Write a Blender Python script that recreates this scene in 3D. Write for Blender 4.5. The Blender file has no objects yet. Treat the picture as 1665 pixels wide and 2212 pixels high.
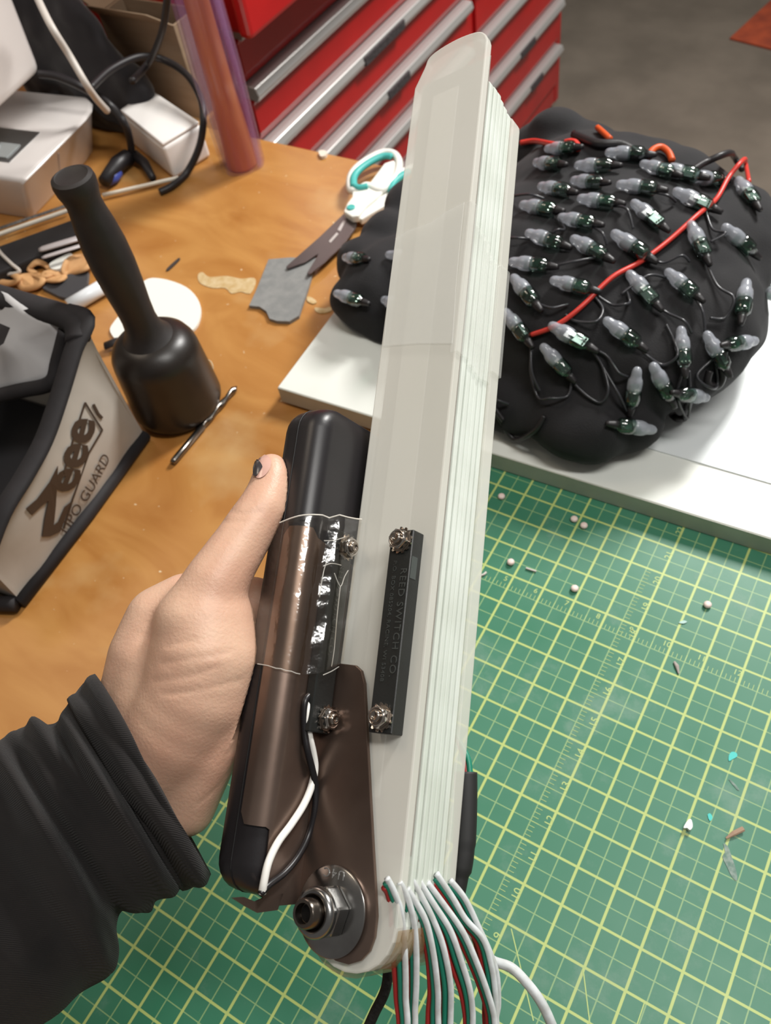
import bpy, bmesh, math, random
from mathutils import Vector, Matrix, Quaternion, noise
from mathutils.bvhtree import BVHTree

random.seed(7)
SC = bpy.context.scene
COL = SC.collection

# ------------------------------------------------------------------ camera
F, CX, CY = 1836.335, 832.5, 1106.0            # focal length in pixels of the 1665 x 2212 frame
R = Matrix(((0.8596249269729186, 0.49470113631045215, -0.1277332010862904),
            (0.3413616325941492, -0.7421130258874378, -0.5768366255694535),
            (-0.3801542064994946, 0.4522599280710642, -0.8068108432212029)))   # world -> camera (x right, y down, z forward)
RT = R.transposed()
C = Vector((0.15047795, -0.26450847, 0.58273112))
cam = bpy.data.cameras.new('camera')
cam.sensor_fit = 'VERTICAL'
cam.sensor_height = 36.0
cam.lens = F * 36.0 / 2212.0
cam.clip_start = 0.02
cam.dof.use_dof = True
cam.dof.focus_distance = 0.41
cam.dof.aperture_fstop = 15.0
cam_o = bpy.data.objects.new('camera', cam)
COL.objects.link(cam_o)
m = Matrix((R[0], -R[1], -R[2])).transposed().to_4x4()
m.translation = C
cam_o.matrix_world = m
SC.camera = cam_o

# ------------------------------------------------------------------ light
SC.view_settings.view_transform = 'Standard'
SC.view_settings.look = 'None'
SC.view_settings.gamma = 1.0
SC.view_settings.use_curve_mapping = False
SC.view_settings.exposure = 0.06
world = bpy.data.worlds.new('world')
SC.world = world
world.use_nodes = True
bgn = world.node_tree.nodes['Background']
bgn.inputs[0].default_value = (1.0, 0.95, 0.90, 1)
bgn.inputs[1].default_value = 0.15


def area_light(name, loc, target, sx, sy, power, col):
    l = bpy.data.lights.new(name, 'AREA')
    l.shape = 'RECTANGLE'
    l.size, l.size_y = sx, sy
    l.energy = power
    l.color = col
    o = bpy.data.objects.new(name, l)
    COL.objects.link(o)
    o.location = loc
    d = (Vector(target) - Vector(loc)).normalized()
    o.rotation_euler = d.to_track_quat('-Z', 'Y').to_euler()
    return o


# ceiling tube fixture over the far side of the bench, a second one overhead to the right
area_light('ceiling_tube_light', (0.22, 1.75, 1.52), (0.10, 0.3, 0), 0.30, 0.6, 58, (1.0, 0.985, 0.95))
area_light('ceiling_tube_light', (0.60, 0.14, 1.85), (0.45, 0.10, 0), 0.20, 1.0, 18, (1.0, 0.98, 0.94))
area_light('left_fill_light', (-1.3, 0.1, 1.8), (-0.4, 0.0, 0), 0.5, 0.5, 5, (1.0, 0.84, 0.66))  # warm fill added to brighten the left side, not a ceiling fixture


# ------------------------------------------------------------------ pixel -> place helpers
def ray(x, y):
    return RT @ Vector(((x - CX) / F, (y - CY) / F, 1.0))


def at_z(x, y, z=0.0):
    d = ray(x, y)
    return C + d * ((z - C.z) / d.z)


def at_x(x, y, X):
    d = ray(x, y)
    return C + d * ((X - C.x) / d.x)


def at_y(x, y, Y):
    d = ray(x, y)
    return C + d * ((Y - C.y) / d.y)


def at_d(x, y, depth):
    return C + ray(x, y) * depth


# frame of the held device: w across the fan, n out of its front face, l along its length
dL = Vector((.115, -.954, .279)).normalized()
dO = Vector(((664 - CX) / F * .36, (1975 - CY) / F * .36, .36))
dP = -dO.normalized()
dP = (dP - dL * dP.dot(dL)).normalized()
dR = dL.cross(dP)
if dR.x < 0:
    dR = -dR
_a = math.radians(40)
dN = math.cos(_a) * dP - math.sin(_a) * dR
dW = math.sin(_a) * dP + math.cos(_a) * dR
WW, WN, WL = RT @ dW, RT @ dN, RT @ dL          # the same axes in the world
WO = C + RT @ dO


def dev(w, n, l):
    return WO + WW * w + WN * n + WL * l


def on_n(x, y, n):
    d = Vector(((x - CX) / F, (y - CY) / F, 1))
    t = (dO + dN * n).dot(dN) / d.dot(dN)
    p = d * t - dO
    return (p.dot(dW), n, p.dot(dL))


def on_w(x, y, w):
    d = Vector(((x - CX) / F, (y - CY) / F, 1))
    t = (dO + dW * w).dot(dW) / d.dot(dW)
    p = d * t - dO
    return (w, p.dot(dN), p.dot(dL))


def zg(y):                                       # camera depth of the fan's front edge at picture row y
    return .36 / (1 + 1.38e-4 * (y - 1975))


# ------------------------------------------------------------------ materials
def lin(c):
    return tuple(((v / 255) / 12.92 if v / 255 <= .04045 else ((v / 255 + .055) / 1.055) ** 2.4) for v in c)


MATS = {}


def pm(name, col, rough=.5, metal=0.0, col2=None, scale=40, bump=0.0, bscale=None, coat=0.0, clear=0.0,
       sub=0.0, aniso=None, spec=None, detail=6, contrast=(.35, .65), sheen=0.0, stretch=None):
    if name in MATS:
        return MATS[name]
    mt = bpy.data.materials.new(name)
    mt.use_nodes = True
    nt = mt.node_tree
    b = nt.nodes['Principled BSDF']
    b.inputs['Base Color'].default_value = (*lin(col), 1)
    b.inputs['Roughness'].default_value = rough
    b.inputs['Metallic'].default_value = metal
    if spec is not None:
        b.inputs['Specular IOR Level'].default_value = spec
    if coat:
        b.inputs['Coat Weight'].default_value = coat
        b.inputs['Coat Roughness'].default_value = .12
    if sheen:
        b.inputs['Sheen Weight'].default_value = sheen
        b.inputs['Sheen Roughness'].default_value = .5
    if sub:
        b.inputs['Subsurface Weight'].default_value = sub
        b.inputs['Subsurface Radius'].default_value = (.012, .005, .003)
        b.inputs['Subsurface Scale'].default_value = .3
    tc = nt.nodes.new('ShaderNodeTexCoord')
    src = tc.outputs['Object']
    if stretch:
        mp = nt.nodes.new('ShaderNodeMapping')
        mp.inputs['Scale'].default_value = stretch
        nt.links.new(src, mp.inputs[0])
        src = mp.outputs[0]
    if col2 is not None:
        nz = nt.nodes.new('ShaderNodeTexNoise')
        nz.inputs['Scale'].default_value = scale
        nz.inputs['Detail'].default_value = detail
        nt.links.new(src, nz.inputs['Vector'])
        rp = nt.nodes.new('ShaderNodeValToRGB')
        rp.color_ramp.elements[0].position, rp.color_ramp.elements[1].position = contrast
        rp.color_ramp.elements[0].color = (*lin(col), 1)
        rp.color_ramp.elements[1].color = (*lin(col2), 1)
        nt.links.new(nz.outputs['Fac'], rp.inputs[0])
        nt.links.new(rp.outputs[0], b.inputs['Base Color'])
    if bump:
        nb = nt.nodes.new('ShaderNodeTexNoise')
        nb.inputs['Scale'].default_value = bscale or scale
        nb.inputs['Detail'].default_value = 4
        nt.links.new(src, nb.inputs['Vector'])
        bp = nt.nodes.new('ShaderNodeBump')
        bp.inputs['Strength'].default_value = bump
        bp.inputs['Distance'].default_value = .001
        nt.links.new(nb.outputs['Fac'], bp.inputs['Height'])
        nt.links.new(bp.outputs[0], b.inputs['Normal'])
    if clear:
        tr = nt.nodes.new('ShaderNodeBsdfTransparent')
        mx = nt.nodes.new('ShaderNodeMixShader')
        mx.inputs[0].default_value = clear
        nt.links.new(b.outputs[0], mx.inputs[1])
        nt.links.new(tr.outputs[0], mx.inputs[2])
        nt.links.new(mx.outputs[0], nt.nodes['Material Output'].inputs[0])
    MATS[name] = mt
    return mt


def film(name, gloss=.10, rough=.06, tint=(255, 255, 255), bump=0.0, bscale=80, edge=.35):
    """clear plastic film: mostly see-through, mirror-like, more so at grazing angles"""
    if name in MATS:
        return MATS[name]
    mt = bpy.data.materials.new(name)
    mt.use_nodes = True
    nt = mt.node_tree
    nt.nodes.remove(nt.nodes['Principled BSDF'])
    tr = nt.nodes.new('ShaderNodeBsdfTransparent')
    tr.inputs[0].default_value = (*lin(tint), 1)
    gl = nt.nodes.new('ShaderNodeBsdfGlossy')
    gl.inputs['Roughness'].default_value = rough
    fr = nt.nodes.new('ShaderNodeLayerWeight')
    fr.inputs[0].default_value = .25
    mr = nt.nodes.new('ShaderNodeMapRange')
    mr.inputs[3].default_value, mr.inputs[4].default_value = gloss, edge
    nt.links.new(fr.outputs['Facing'], mr.inputs[0])
    mx = nt.nodes.new('ShaderNodeMixShader')
    nt.links.new(mr.outputs[0], mx.inputs[0])
    nt.links.new(tr.outputs[0], mx.inputs[1])
    nt.links.new(gl.outputs[0], mx.inputs[2])
    nt.links.new(mx.outputs[0], nt.nodes['Material Output'].inputs[0])
    if bump:
        tc = nt.nodes.new('ShaderNodeTexCoord')
        nb = nt.nodes.new('ShaderNodeTexNoise')
        nb.inputs['Scale'].default_value = bscale
        nb.inputs['Detail'].default_value = 3
        nt.links.new(tc.outputs['Object'], nb.inputs['Vector'])
        bp = nt.nodes.new('ShaderNodeBump')
        bp.inputs['Strength'].default_value = bump
        bp.inputs['Distance'].default_value = .001
        nt.links.new(nb.outputs['Fac'], bp.inputs['Height'])
        nt.links.new(bp.outputs[0], gl.inputs['Normal'])
    MATS[name] = mt
    return mt


def nodes_of(mt):
    return mt.node_tree.nodes, mt.node_tree.links


def mat_wood():
    mt = pm('bench_wood', (190, 138, 70), .38)
    n, k = nodes_of(mt)
    b = n['Principled BSDF']
    tc = n.new('ShaderNodeTexCoord')
    mp = n.new('ShaderNodeMapping')
    mp.inputs['Scale'].default_value = (2.2, 5.5, 1)
    mp.inputs['Rotation'].default_value = (0, 0, .35)
    k.new(tc.outputs['Object'], mp.inputs[0])
    nz = n.new('ShaderNodeTexNoise')
    nz.inputs['Scale'].default_value = 3.0
    nz.inputs['Detail'].default_value = 8
    nz.inputs['Distortion'].default_value = 1.6
    k.new(mp.outputs[0], nz.inputs['Vector'])
    rp = n.new('ShaderNodeValToRGB')
    e = rp.color_ramp.elements
    e[0].position, e[0].color = .28, (*lin((164, 108, 50)), 1)
    e[1].position, e[1].color = .72, (*lin((190, 138, 76)), 1)
    k.new(nz.outputs['Fac'], rp.inputs[0])
    # worn patches and pale flecks
    n2 = n.new('ShaderNodeTexNoise')
    n2.inputs['Scale'].default_value = 9
    n2.inputs['Detail'].default_value = 5
    k.new(tc.outputs['Object'], n2.inputs['Vector'])
    r2 = n.new('ShaderNodeValToRGB')
    r2.color_ramp.elements[0].position, r2.color_ramp.elements[1].position = .56, .80
    k.new(n2.outputs['Fac'], r2.inputs[0])
    mx = n.new('ShaderNodeMix')
    mx.data_type = 'RGBA'
    k.new(r2.outputs[0], mx.inputs[0])
    k.new(rp.outputs[0], mx.inputs[6])
    mx.inputs[7].default_value = (*lin((196, 160, 110)), 1)
    n3 = n.new('ShaderNodeTexNoise')
    n3.inputs['Scale'].default_value = 150
    n3.inputs['Detail'].default_value = 2
    k.new(tc.outputs['Object'], n3.inputs['Vector'])
    r3 = n.new('ShaderNodeValToRGB')
    r3.color_ramp.elements[0].position, r3.color_ramp.elements[1].position = .73, .79
    k.new(n3.outputs['Fac'], r3.inputs[0])
    m3 = n.new('ShaderNodeMix')
    m3.data_type = 'RGBA'
    k.new(r3.outputs[0], m3.inputs[0])
    k.new(mx.outputs[2], m3.inputs[6])
    m3.inputs[7].default_value = (*lin((220, 200, 165)), 1)
    k.new(m3.outputs[2], b.inputs['Base Color'])
    bp = n.new('ShaderNodeBump')
    bp.inputs['Strength'].default_value = .15
    bp.inputs['Distance'].default_value = .001
    k.new(nz.outputs['Fac'], bp.inputs['Height'])
    k.new(bp.outputs[0], b.inputs['Normal'])
    return mt


def mat_mat():
    """green cutting mat: printed grid of thick inch lines and thin half-inch lines, dust and scuffs"""
    mt = pm('cutting_mat', (60, 128, 98), .42)
    n, k = nodes_of(mt)
    b = n['Principled BSDF']
    tc = n.new('ShaderNodeTexCoord')
    sp = n.new('ShaderNodeSeparateXYZ')
    k.new(tc.outputs['Object'], sp.inputs[0])

    def math_(op, a, bb=None):
        q = n.new('ShaderNodeMath')
        q.operation = op
        for i, v in enumerate((a, bb)):
            if v is None:
                continue
            if isinstance(v, (int, float)):
                q.inputs[i].default_value = v
            else:
                k.new(v, q.inputs[i])
        return q.outputs[0]

    def lines(axis, pitch, half):
        d = math_('PINGPONG', axis, pitch / 2)
        # PINGPONG with half the pitch gives the distance to the nearest line
        return math_('LESS_THAN', d, half)
    thick = math_('MAXIMUM', lines(sp.outputs[0], .0254, .00088), lines(sp.outputs[1], .0254, .00080))
    thin = math_('MAXIMUM', lines(sp.outputs[0], .0127, .00042), lines(sp.outputs[1], .0127, .00036))
    base = n.new('ShaderNodeTexNoise')
    base.inputs['Scale'].default_value = 7
    base.inputs['Detail'].default_value = 6
    k.new(tc.outputs['Object'], base.inputs['Vector'])
    rb = n.new('ShaderNodeValToRGB')
    rb.color_ramp.elements[0].position, rb.color_ramp.elements[0].color = .3, (*lin((42, 114, 84)), 1)
    rb.color_ramp.elements[1].position, rb.color_ramp.elements[1].color = .75, (*lin((68, 126, 102)), 1)
    k.new(base.outputs['Fac'], rb.inputs[0])
    # chalky scuffs
    sc = n.new('ShaderNodeTexNoise')
    sc.inputs['Scale'].default_value = 14
    sc.inputs['Detail'].default_value = 9
    sc.inputs['Roughness'].default_value = .68
    k.new(tc.outputs['Object'], sc.inputs['Vector'])
    rs = n.new('ShaderNodeValToRGB')
    rs.color_ramp.elements[0].position, rs.color_ramp.elements[1].position = .56, .82
    rs.color_ramp.elements[1].color = (.55, .55, .55, 1)
    k.new(sc.outputs['Fac'], rs.inputs[0])

    def mix(fac, a, bcol):
        q = n.new('ShaderNodeMix')
        q.data_type = 'RGBA'
        if isinstance(fac, (int, float)):
            q.inputs[0].default_value = fac
        else:
            k.new(fac, q.inputs[0])
        k.new(a, q.inputs[6])
        q.inputs[7].default_value = (*lin(bcol), 1)
        return q.outputs[2]
    c = mix(math_('MULTIPLY', thin, .5), rb.outputs[0], (172, 198, 130))
    c = mix(math_('MULTIPLY', thick, .85), c, (184, 198, 114))
    c = mix(rs.outputs[0], c, (150, 165, 155))
    k.new(c, b.inputs['Base Color'])
    rr = n.new('ShaderNodeMapRange')
    rr.inputs[1].default_value, rr.inputs[2].default_value = .3, .75
    rr.inputs[3].default_value, rr.inputs[4].default_value = .36, .52
    k.new(sc.outputs['Fac'], rr.inputs[0])
    k.new(rr.outputs[0], b.inputs['Roughness'])
    return mt


def mat_concrete():
    mt = pm('concrete', (120, 110, 98), .8, col2=(104, 95, 84), scale=6, bump=.2, bscale=60)
    return mt


# ------------------------------------------------------------------ mesh helpers
ROOT = {}


def root_of(o):
    v = Vector()
    while o is not None:
        v += o.location
        o = o.parent
    return v


def tag(o, label=None, cat=None, group=None, kind=None):
    if label:
        o['label'] = label
    if cat:
        o['category'] = cat
    if group:
        o['group'] = group
    if kind:
        o['kind'] = kind
    return o


def thing(name, loc, label, cat, group=None):
    o = bpy.data.objects.new(name, None)
    COL.objects.link(o)
    o.location = loc
    o.empty_display_size = .02
    return tag(o, label, cat, group)


def put(name, me, mt, parent=None, loc=None, smooth=None):
    """link a mesh made in world coordinates; its own origin goes to loc (or to the parent's)"""
    o = bpy.data.objects.new(name, me)
    COL.objects.link(o)
    if isinstance(mt, str):
        mt = MATS[mt]
    if mt is not None:
        me.materials.clear()
        me.materials.append(mt)
    if parent is not None:
        o.parent = parent
        off = root_of(parent)
    else:
        off = Vector(loc) if loc is not None else sum((v.co for v in me.vertices), Vector()) / max(1, len(me.vertices))
        if loc is None:
            off = Vector((off.x, off.y, min(v.co.z for v in me.vertices)))
        o.location = off
    me.transform(Matrix.Translation(-off))
    if smooth is not None:
        for p in me.polygons:
            p.use_smooth = smooth
    return o


def pydata(name, vs, fs):
    me = bpy.data.meshes.new(name)
    me.from_pydata([tuple(v) for v in vs], [], fs)
    me.validate()
    bm = bmesh.new()
    bm.from_mesh(me)
    bmesh.ops.recalc_face_normals(bm, faces=bm.faces)
    bm.to_mesh(me)
    bm.free()
    return me


def bm_mesh(name, bm):
    me = bpy.data.meshes.new(name)
    bmesh.ops.recalc_face_normals(bm, faces=bm.faces)
    bm.to_mesh(me)
    bm.free()
    return me


def bevelled(me, off, seg=2, angle=30):
    bm = bmesh.new()
    bm.from_mesh(me)
    es = [e for e in bm.edges if len(e.link_faces) == 2 and e.calc_face_angle(0) > math.radians(angle)]
    if es and off > 0:
        bmesh.ops.bevel(bm, geom=es, offset=off, segments=seg, profile=.6, affect='EDGES', clamp_overlap=True)
    bmesh.ops.recalc_face_normals(bm, faces=bm.faces)
    bm.to_mesh(me)
    bm.free()
    return me


def prism(name, low, high, bev=0.0, seg=2):
    """closed solid between two rings of the same length"""
    k = len(low)
    fs = [list(range(k))[::-1], list(range(k, 2 * k))]
    fs += [[i, (i + 1) % k, k + (i + 1) % k, k + i] for i in range(k)]
    me = pydata(name, list(low) + list(high), fs)
    return bevelled(me, bev, seg) if bev else me


def dev_prism(name, wl, n0, n1, bev=0.0, seg=2):
    return prism(name, [dev(w, n0, l) for w, l in wl], [dev(w, n1, l) for w, l in wl], bev, seg)


def dev_box(name, w0, w1, n0, n1, l0, l1, bev=0.0, seg=2):
    return dev_prism(name, [(w0, l0), (w1, l0), (w1, l1), (w0, l1)], n0, n1, bev, seg)


def box(name, x0, x1, y0, y1, z0, z1, bev=0.0, seg=2, fr=None):
    r = [(x0, y0), (x1, y0), (x1, y1), (x0, y1)]
    f = fr or (lambda x, y, z: Vector((x, y, z)))
    return prism(name, [f(x, y, z0) for x, y in r], [f(x, y, z1) for x, y in r], bev, seg)


def flat_prism(name, pts, z0, z1, bev=0.0, seg=2):
    """pts are world xy"""
    return prism(name, [Vector((p[0], p[1], z0)) for p in pts], [Vector((p[0], p[1], z1)) for p in pts], bev, seg)


def px_prism(name, px, z0, z1, bev=0.0, seg=2, rnd=0):
    pts = [at_z(x, y, z1) for x, y in px]
    if rnd:
        pts = closed_spline(pts, rnd)
    return flat_prism(name, pts, z0, z1, bev, seg)


def spline(pts, sub=8):
    pts = [Vector(p) for p in pts]
    out = []
    n = len(pts)
    for i in range(n - 1):
        p0, p1, p2, p3 = pts[max(i - 1, 0)], pts[i], pts[i + 1], pts[min(i + 2, n - 1)]
        for j in range(sub):
            t = j / sub
            out.append(.5 * ((2 * p1) + (p2 - p0) * t + (2 * p0 - 5 * p1 + 4 * p2 - p3) * t * t + (3 * p1 - p0 - 3 * p2 + p3) * t ** 3))
    out.append(pts[-1])
    return out


def closed_spline(pts, sub=4):
    pts = [Vector(p) for p in pts]
    out = []
    n = len(pts)
    for i in range(n):
        p0, p1, p2, p3 = pts[i - 1], pts[i], pts[(i + 1) % n], pts[(i + 2) % n]
        for j in range(sub):
            t = j / sub
            out.append(.5 * ((2 * p1) + (p2 - p0) * t + (2 * p0 - 5 * p1 + 4 * p2 - p3) * t * t + (3 * p1 - p0 - 3 * p2 + p3) * t ** 3))
    return out


def tube(name, pts, r, sides=8, closed=False, flat=None):
    """sweep a round (or flattened) section along points"""
    pts = [Vector(p) for p in pts]
    n = len(pts)
    rr = r if isinstance(r, (list, tuple)) else [r] * n
    vs, fs = [], []
    up = None
    for i, p in enumerate(pts):
        a = pts[i - 1] if (i > 0 or closed) else pts[0]
        b = pts[(i + 1) % n] if (i < n - 1 or closed) else pts[-1]
        t = (b - a).normalized()
        if up is None:
            up = Vector((0, 0, 1)) if abs(t.z) < .9 else Vector((1, 0, 0))
        up = (up - t * up.dot(t)).normalized()
        s = t.cross(up)
        for j in range(sides):
            q = 2 * math.pi * j / sides
            vs.append(p + (s * math.cos(q) + up * math.sin(q) * (flat or 1)) * rr[i])
    for i in range(n if closed else n - 1):
        for j in range(sides):
            a, b = i * sides + j, i * sides + (j + 1) % sides
            c, d = ((i + 1) % n) * sides + (j + 1) % sides, ((i + 1) % n) * sides + j
            fs.append([a, b, c, d])
    if not closed:
        fs += [list(range(sides))[::-1], list(range((n - 1) * sides, n * sides))]
    return pydata(name, vs, fs)


def lathe(name, prof, o, axis=Vector((0, 0, 1)), sides=48, ref=None):
    """prof: (radius, height) pairs along axis from o"""
    axis = axis.normalized()
    s = ref or (axis.cross(Vector((0, 0, 1))) if abs(axis.z) < .9 else Vector((1, 0, 0)))
    s = (s - axis * s.dot(axis)).normalized()
    t = axis.cross(s)
    vs, fs = [], []
    for r, h in prof:
        for j in range(sides):
            q = 2 * math.pi * j / sides
            vs.append(o + axis * h + (s * math.cos(q) + t * math.sin(q)) * r)
    k = len(prof)
    for i in range(k - 1):
        for j in range(sides):
            fs.append([i * sides + j, i * sides + (j + 1) % sides, (i + 1) * sides + (j + 1) % sides, (i + 1) * sides + j])
    if prof[0][0] > 1e-6:
        fs.append(list(range(sides))[::-1])
    if prof[-1][0] > 1e-6:
        fs.append(list(range((k - 1) * sides, k * sides)))
    return pydata(name, vs, fs)


def smooth_by_angle(o, deg=35):
    me = o.data
    for p in me.polygons:
        p.use_smooth = True
    bm = bmesh.new()
    bm.from_mesh(me)
    for e in bm.edges:
        e.smooth = not (len(e.link_faces) == 2 and e.calc_face_angle(0) > math.radians(deg))
    bm.to_mesh(me)
    bm.free()
    return o


def blob(name, balls, voxel, smooth=6, sub=0, factor=.5):
    """one continuous skin round many overlapping ellipsoids: (centre, radius or (rx,ry,rz)[, rotation])"""
    bm = bmesh.new()
    for b in balls:
        c, r = b[0], b[1]
        rot = b[2].to_4x4() if len(b) > 2 else Matrix.Identity(4)
        if not isinstance(r, (tuple, list)):
            r = (r, r, r)
        bmesh.ops.create_icosphere(bm, subdivisions=3, radius=1, matrix=Matrix.Translation(c) @ rot @ Matrix.Diagonal((*r, 1)))
    me = bm_mesh(name + '_raw', bm)
    o = bpy.data.objects.new(name + '_raw', me)
    COL.objects.link(o)
    md = o.modifiers.new('r', 'REMESH')
    md.mode = 'VOXEL'
    md.voxel_size = voxel
    if smooth:
        ms = o.modifiers.new('s', 'SMOOTH')
        ms.factor, ms.iterations = factor, smooth
    dg = bpy.context.evaluated_depsgraph_get()
    out = bpy.data.meshes.new_from_object(o.evaluated_get(dg))
    bpy.data.objects.remove(o)
    bpy.data.meshes.remove(me)
    out.name = name
    for p in out.polygons:
        p.use_smooth = True
    return out


def chain(nodes, step=.4):
    out = []
    for (p, r), (q, s) in zip(nodes, nodes[1:]):
        d = (q - p).length
        k = max(1, int(d / (min(r, s) * step)))
        for i in range(k):
            t = i / k
            out.append((p.lerp(q, t), r + (s - r) * t))
    out.append(nodes[-1])
    return out


def text_mesh(s, size, ax, ay, az, o, depth=.0003, spacing=1.0, align='LEFT', shear=0.0, stretch=1.0, weight=0.0):
    cu = bpy.data.curves.new('t', 'FONT')
    cu.body = s
    cu.size = size
    cu.extrude = depth
    cu.space_character = spacing
    cu.align_x = align
    cu.shear = shear
    cu.offset = weight
    cu.resolution_u = 3
    ob = bpy.data.objects.new('t', cu)
    COL.objects.link(ob)
    dg = bpy.context.evaluated_depsgraph_get()
    me = bpy.data.meshes.new_from_object(ob.evaluated_get(dg))
    bpy.data.objects.remove(ob)
    bpy.data.curves.remove(cu)
    for v in me.vertices:
        x, y, z = v.co
        v.co = o + ax * (x * stretch) + ay * y + az * z
    return me


def noise_shift(me, amp, freq, off=0.0, oct_=1):
    me.update()
    ns = [v.normal.copy() for v in me.vertices]
    for v, nn in zip(me.vertices, ns):
        p = v.co * freq + Vector((off, off * 1.7, off * .6))
        h = noise.noise(p)
        if oct_ > 1:
            h += .5 * noise.noise(p * 2.3)
        v.co += nn * h * amp
    me.update()
    return me

# ------------------------------------------------------------------ floor, bench, mat, board
FLOOR = -.75
fl = put('floor', box('floor', -2.6, 2.2, -1.6, 4.2, FLOOR - .04, FLOOR), mat_concrete(), loc=(0, 0, FLOOR))
tag(fl, kind='structure')
M_WALL = pm('painted_wall', (150, 142, 130), .8, col2=(140, 132, 120), scale=3)
for nm, q in (('wall_back', (-2.6, 2.2, 4.2, 4.3, FLOOR, 2.0)), ('wall_left', (-2.7, -2.6, -1.6, 4.3, FLOOR, 2.0))):
    tag(put(nm, box(nm, *q), M_WALL), kind='structure')

BT = -.0025                                       # top of the bench; the mat lies on it, its top at z = 0
wb = thing('workbench', (-.2, -.2, FLOOR), 'varnished orange-brown wooden workbench carrying the tools and cutting mat', 'workbench')
bench_xy = [(-1.35, -.75), (1.15, -.75), (1.15, .507), (-.668, .507), (-.668, .572), (-1.35, .572)]
put('bench_top', flat_prism('bench_top', bench_xy, BT - .035, BT, .002), mat_wood(), wb)
M_LEG = pm('bench_leg_wood', (120, 84, 50), .6, col2=(96, 66, 38), scale=12)
for x, y in ((-1.25, -.65), (1.05, -.65), (1.05, .41), (-1.25, .5)):
    put('leg', box('leg', x - .035, x + .035, y - .035, y + .035, FLOOR, BT - .035, .003), M_LEG, wb)
put('front_rail', box('front_rail', -1.2, 1.0, -.67, -.64, BT - .13, BT - .035, .002), M_LEG, wb)

mt_ = thing('cutting_mat', (0, 0, BT), 'green self-healing cutting mat with yellow inch grid on the workbench', 'cutting mat')
put('mat_sheet', flat_prism('mat_sheet', closed_spline([(-.150, -.43), (-.143, -.437), (.79, -.437), (.797, -.43), (.797, .215), (.79, .222), (-.143, .222), (-.150, .215)], 2), BT, 0), mat_mat(), mt_)
M_PRINT = pm('mat_print', (176, 196, 122), .5)


def strip_quads(name, segs, width, z):
    vs, fs = [], []
    for a, b in segs:
        a, b = Vector((*a, 0)), Vector((*b, 0))
        d = (b - a).normalized()
        s = Vector((-d.y, d.x, 0)) * width / 2
        i = len(vs)
        for p in (a - s, b - s, b + s, a + s):
            vs.append((p.x, p.y, z))
        fs.append([i, i + 1, i + 2, i + 3])
    return pydata(name, vs, fs)


I = .0254
# ruler ticks along the half-inch lines that carry the numbers, plus the slanted guide lines
seg = []
for k in range(-40, 140):
    if k % 8 == 0:
        continue
    y = -k * I / 8 - 1.0 * I
    if -.40 < y < .20:
        seg.append(((3.5 * I, y), (3.5 * I + (.0042 if k % 4 else .0058), y)))
for k in range(-36, 110):
    if k % 8 == 0:
        continue
    x = k * I / 8
    seg.append(((x, 1.5 * I), (x, 1.5 * I + (.0042 if k % 4 else .0058))))
o = put('ruler_ticks', strip_quads('ruler_ticks', seg, .00035, .00012), M_PRINT, mt_)
tag(o, kind='stuff')
gl = [((4 * I, -7 * I), (4 * I + 4.6 * I, -7 * I - 8 * I)), ((6 * I, -8 * I), (6 * I + 3 * I, -8 * I - 5.2 * I)), ((7.5 * I, -8 * I), (7.5 * I - 1.5 * I, -8 * I - 2.2 * I)),
      ((4 * I, -7 * I), (4 * I + 2.0 * I, -7 * I - 3.4 * I))]
g0, g1 = at_z(1104, 2006), at_z(1152, 2205)
g2, g3 = at_z(1259, 2092), at_z(1274, 2212)
g4, g5 = at_z(1392, 2165), at_z(1376, 2212)
gl = [((a.x, a.y), (b.x, b.y)) for a, b in ((g0, g1), (g2, g3), (g4, g5))]
for s in gl:
    put('guide_line', strip_quads('guide_line', [s], .0007, .00012), M_PRINT, mt_)
for k in range(-6, 8):                             # numbers down the ruler, read from the mat's side
    num = 16 - k
    put('printed_number', text_mesh(str(num), .0075, Vector((0, 1, 0)), Vector((-1, 0, 0)), Vector((0, 0, 1)),
        Vector((3.5 * I + .0135, -k * I - .0112, .0001)), 0.00002), M_PRINT, mt_)
for k in range(-3, 12):
    put('printed_number', text_mesh(str(5 + k), .0062, Vector((1, 0, 0)), Vector((0, 1, 0)), Vector((0, 0, 1)),
        Vector((k * I - .0062, 1.5 * I + .0062, .0001)), 0.00002), M_PRINT, mt_)

# white melamine shelf board with a glossy sheet on it
BZ = .0195
bd = thing('shelf_board', (.2, .33, 0), 'thick white melamine board lying across the mat under the black garment', 'board')
n0, n1 = at_z(600, 836, BZ), at_z(1665, 1162, BZ)
dirb = (n1 - n0).normalized()
prp = Vector((-dirb.y, dirb.x, 0))
b0, b1 = n0, n0 + dirb * .95
M_BOARD = pm('white_melamine', (232, 234, 228), .32, col2=(222, 225, 218), scale=8)
M_BSIDE = pm('board_edge', (196, 196, 186), .5, col2=(184, 184, 172), scale=30)
ring = [b0, b1, b1 + prp * .31, b0 + prp * .31]
put('panel', flat_prism('panel', ring, .0006, BZ, .0008), M_BOARD, bd)
er = [b0 - prp * .0008, b1 - prp * .0008, b1, b0]
put('edge_strip', flat_prism('edge_strip', er, .0006, BZ - .0006, .0002), M_BSIDE, bd)
s0, s1 = at_z(1330, 950, BZ), at_z(1665, 1046, BZ)
ds = (s1 - s0).normalized()
ps = Vector((-ds.y, ds.x, 0))
sr = [s0 - ds * .22, s1 + ds * .45, s1 + ds * .45 + ps * .23, s0 - ds * .22 + ps * .23]
M_SHEET = pm('gloss_white_sheet', (236, 240, 240), .2, col2=(226, 231, 232), scale=6, bump=.12, bscale=14)
sh = put('laminate_sheet', flat_prism('laminate_sheet', sr, BZ + .0001, BZ + .0014, .0003), M_SHEET)
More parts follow.
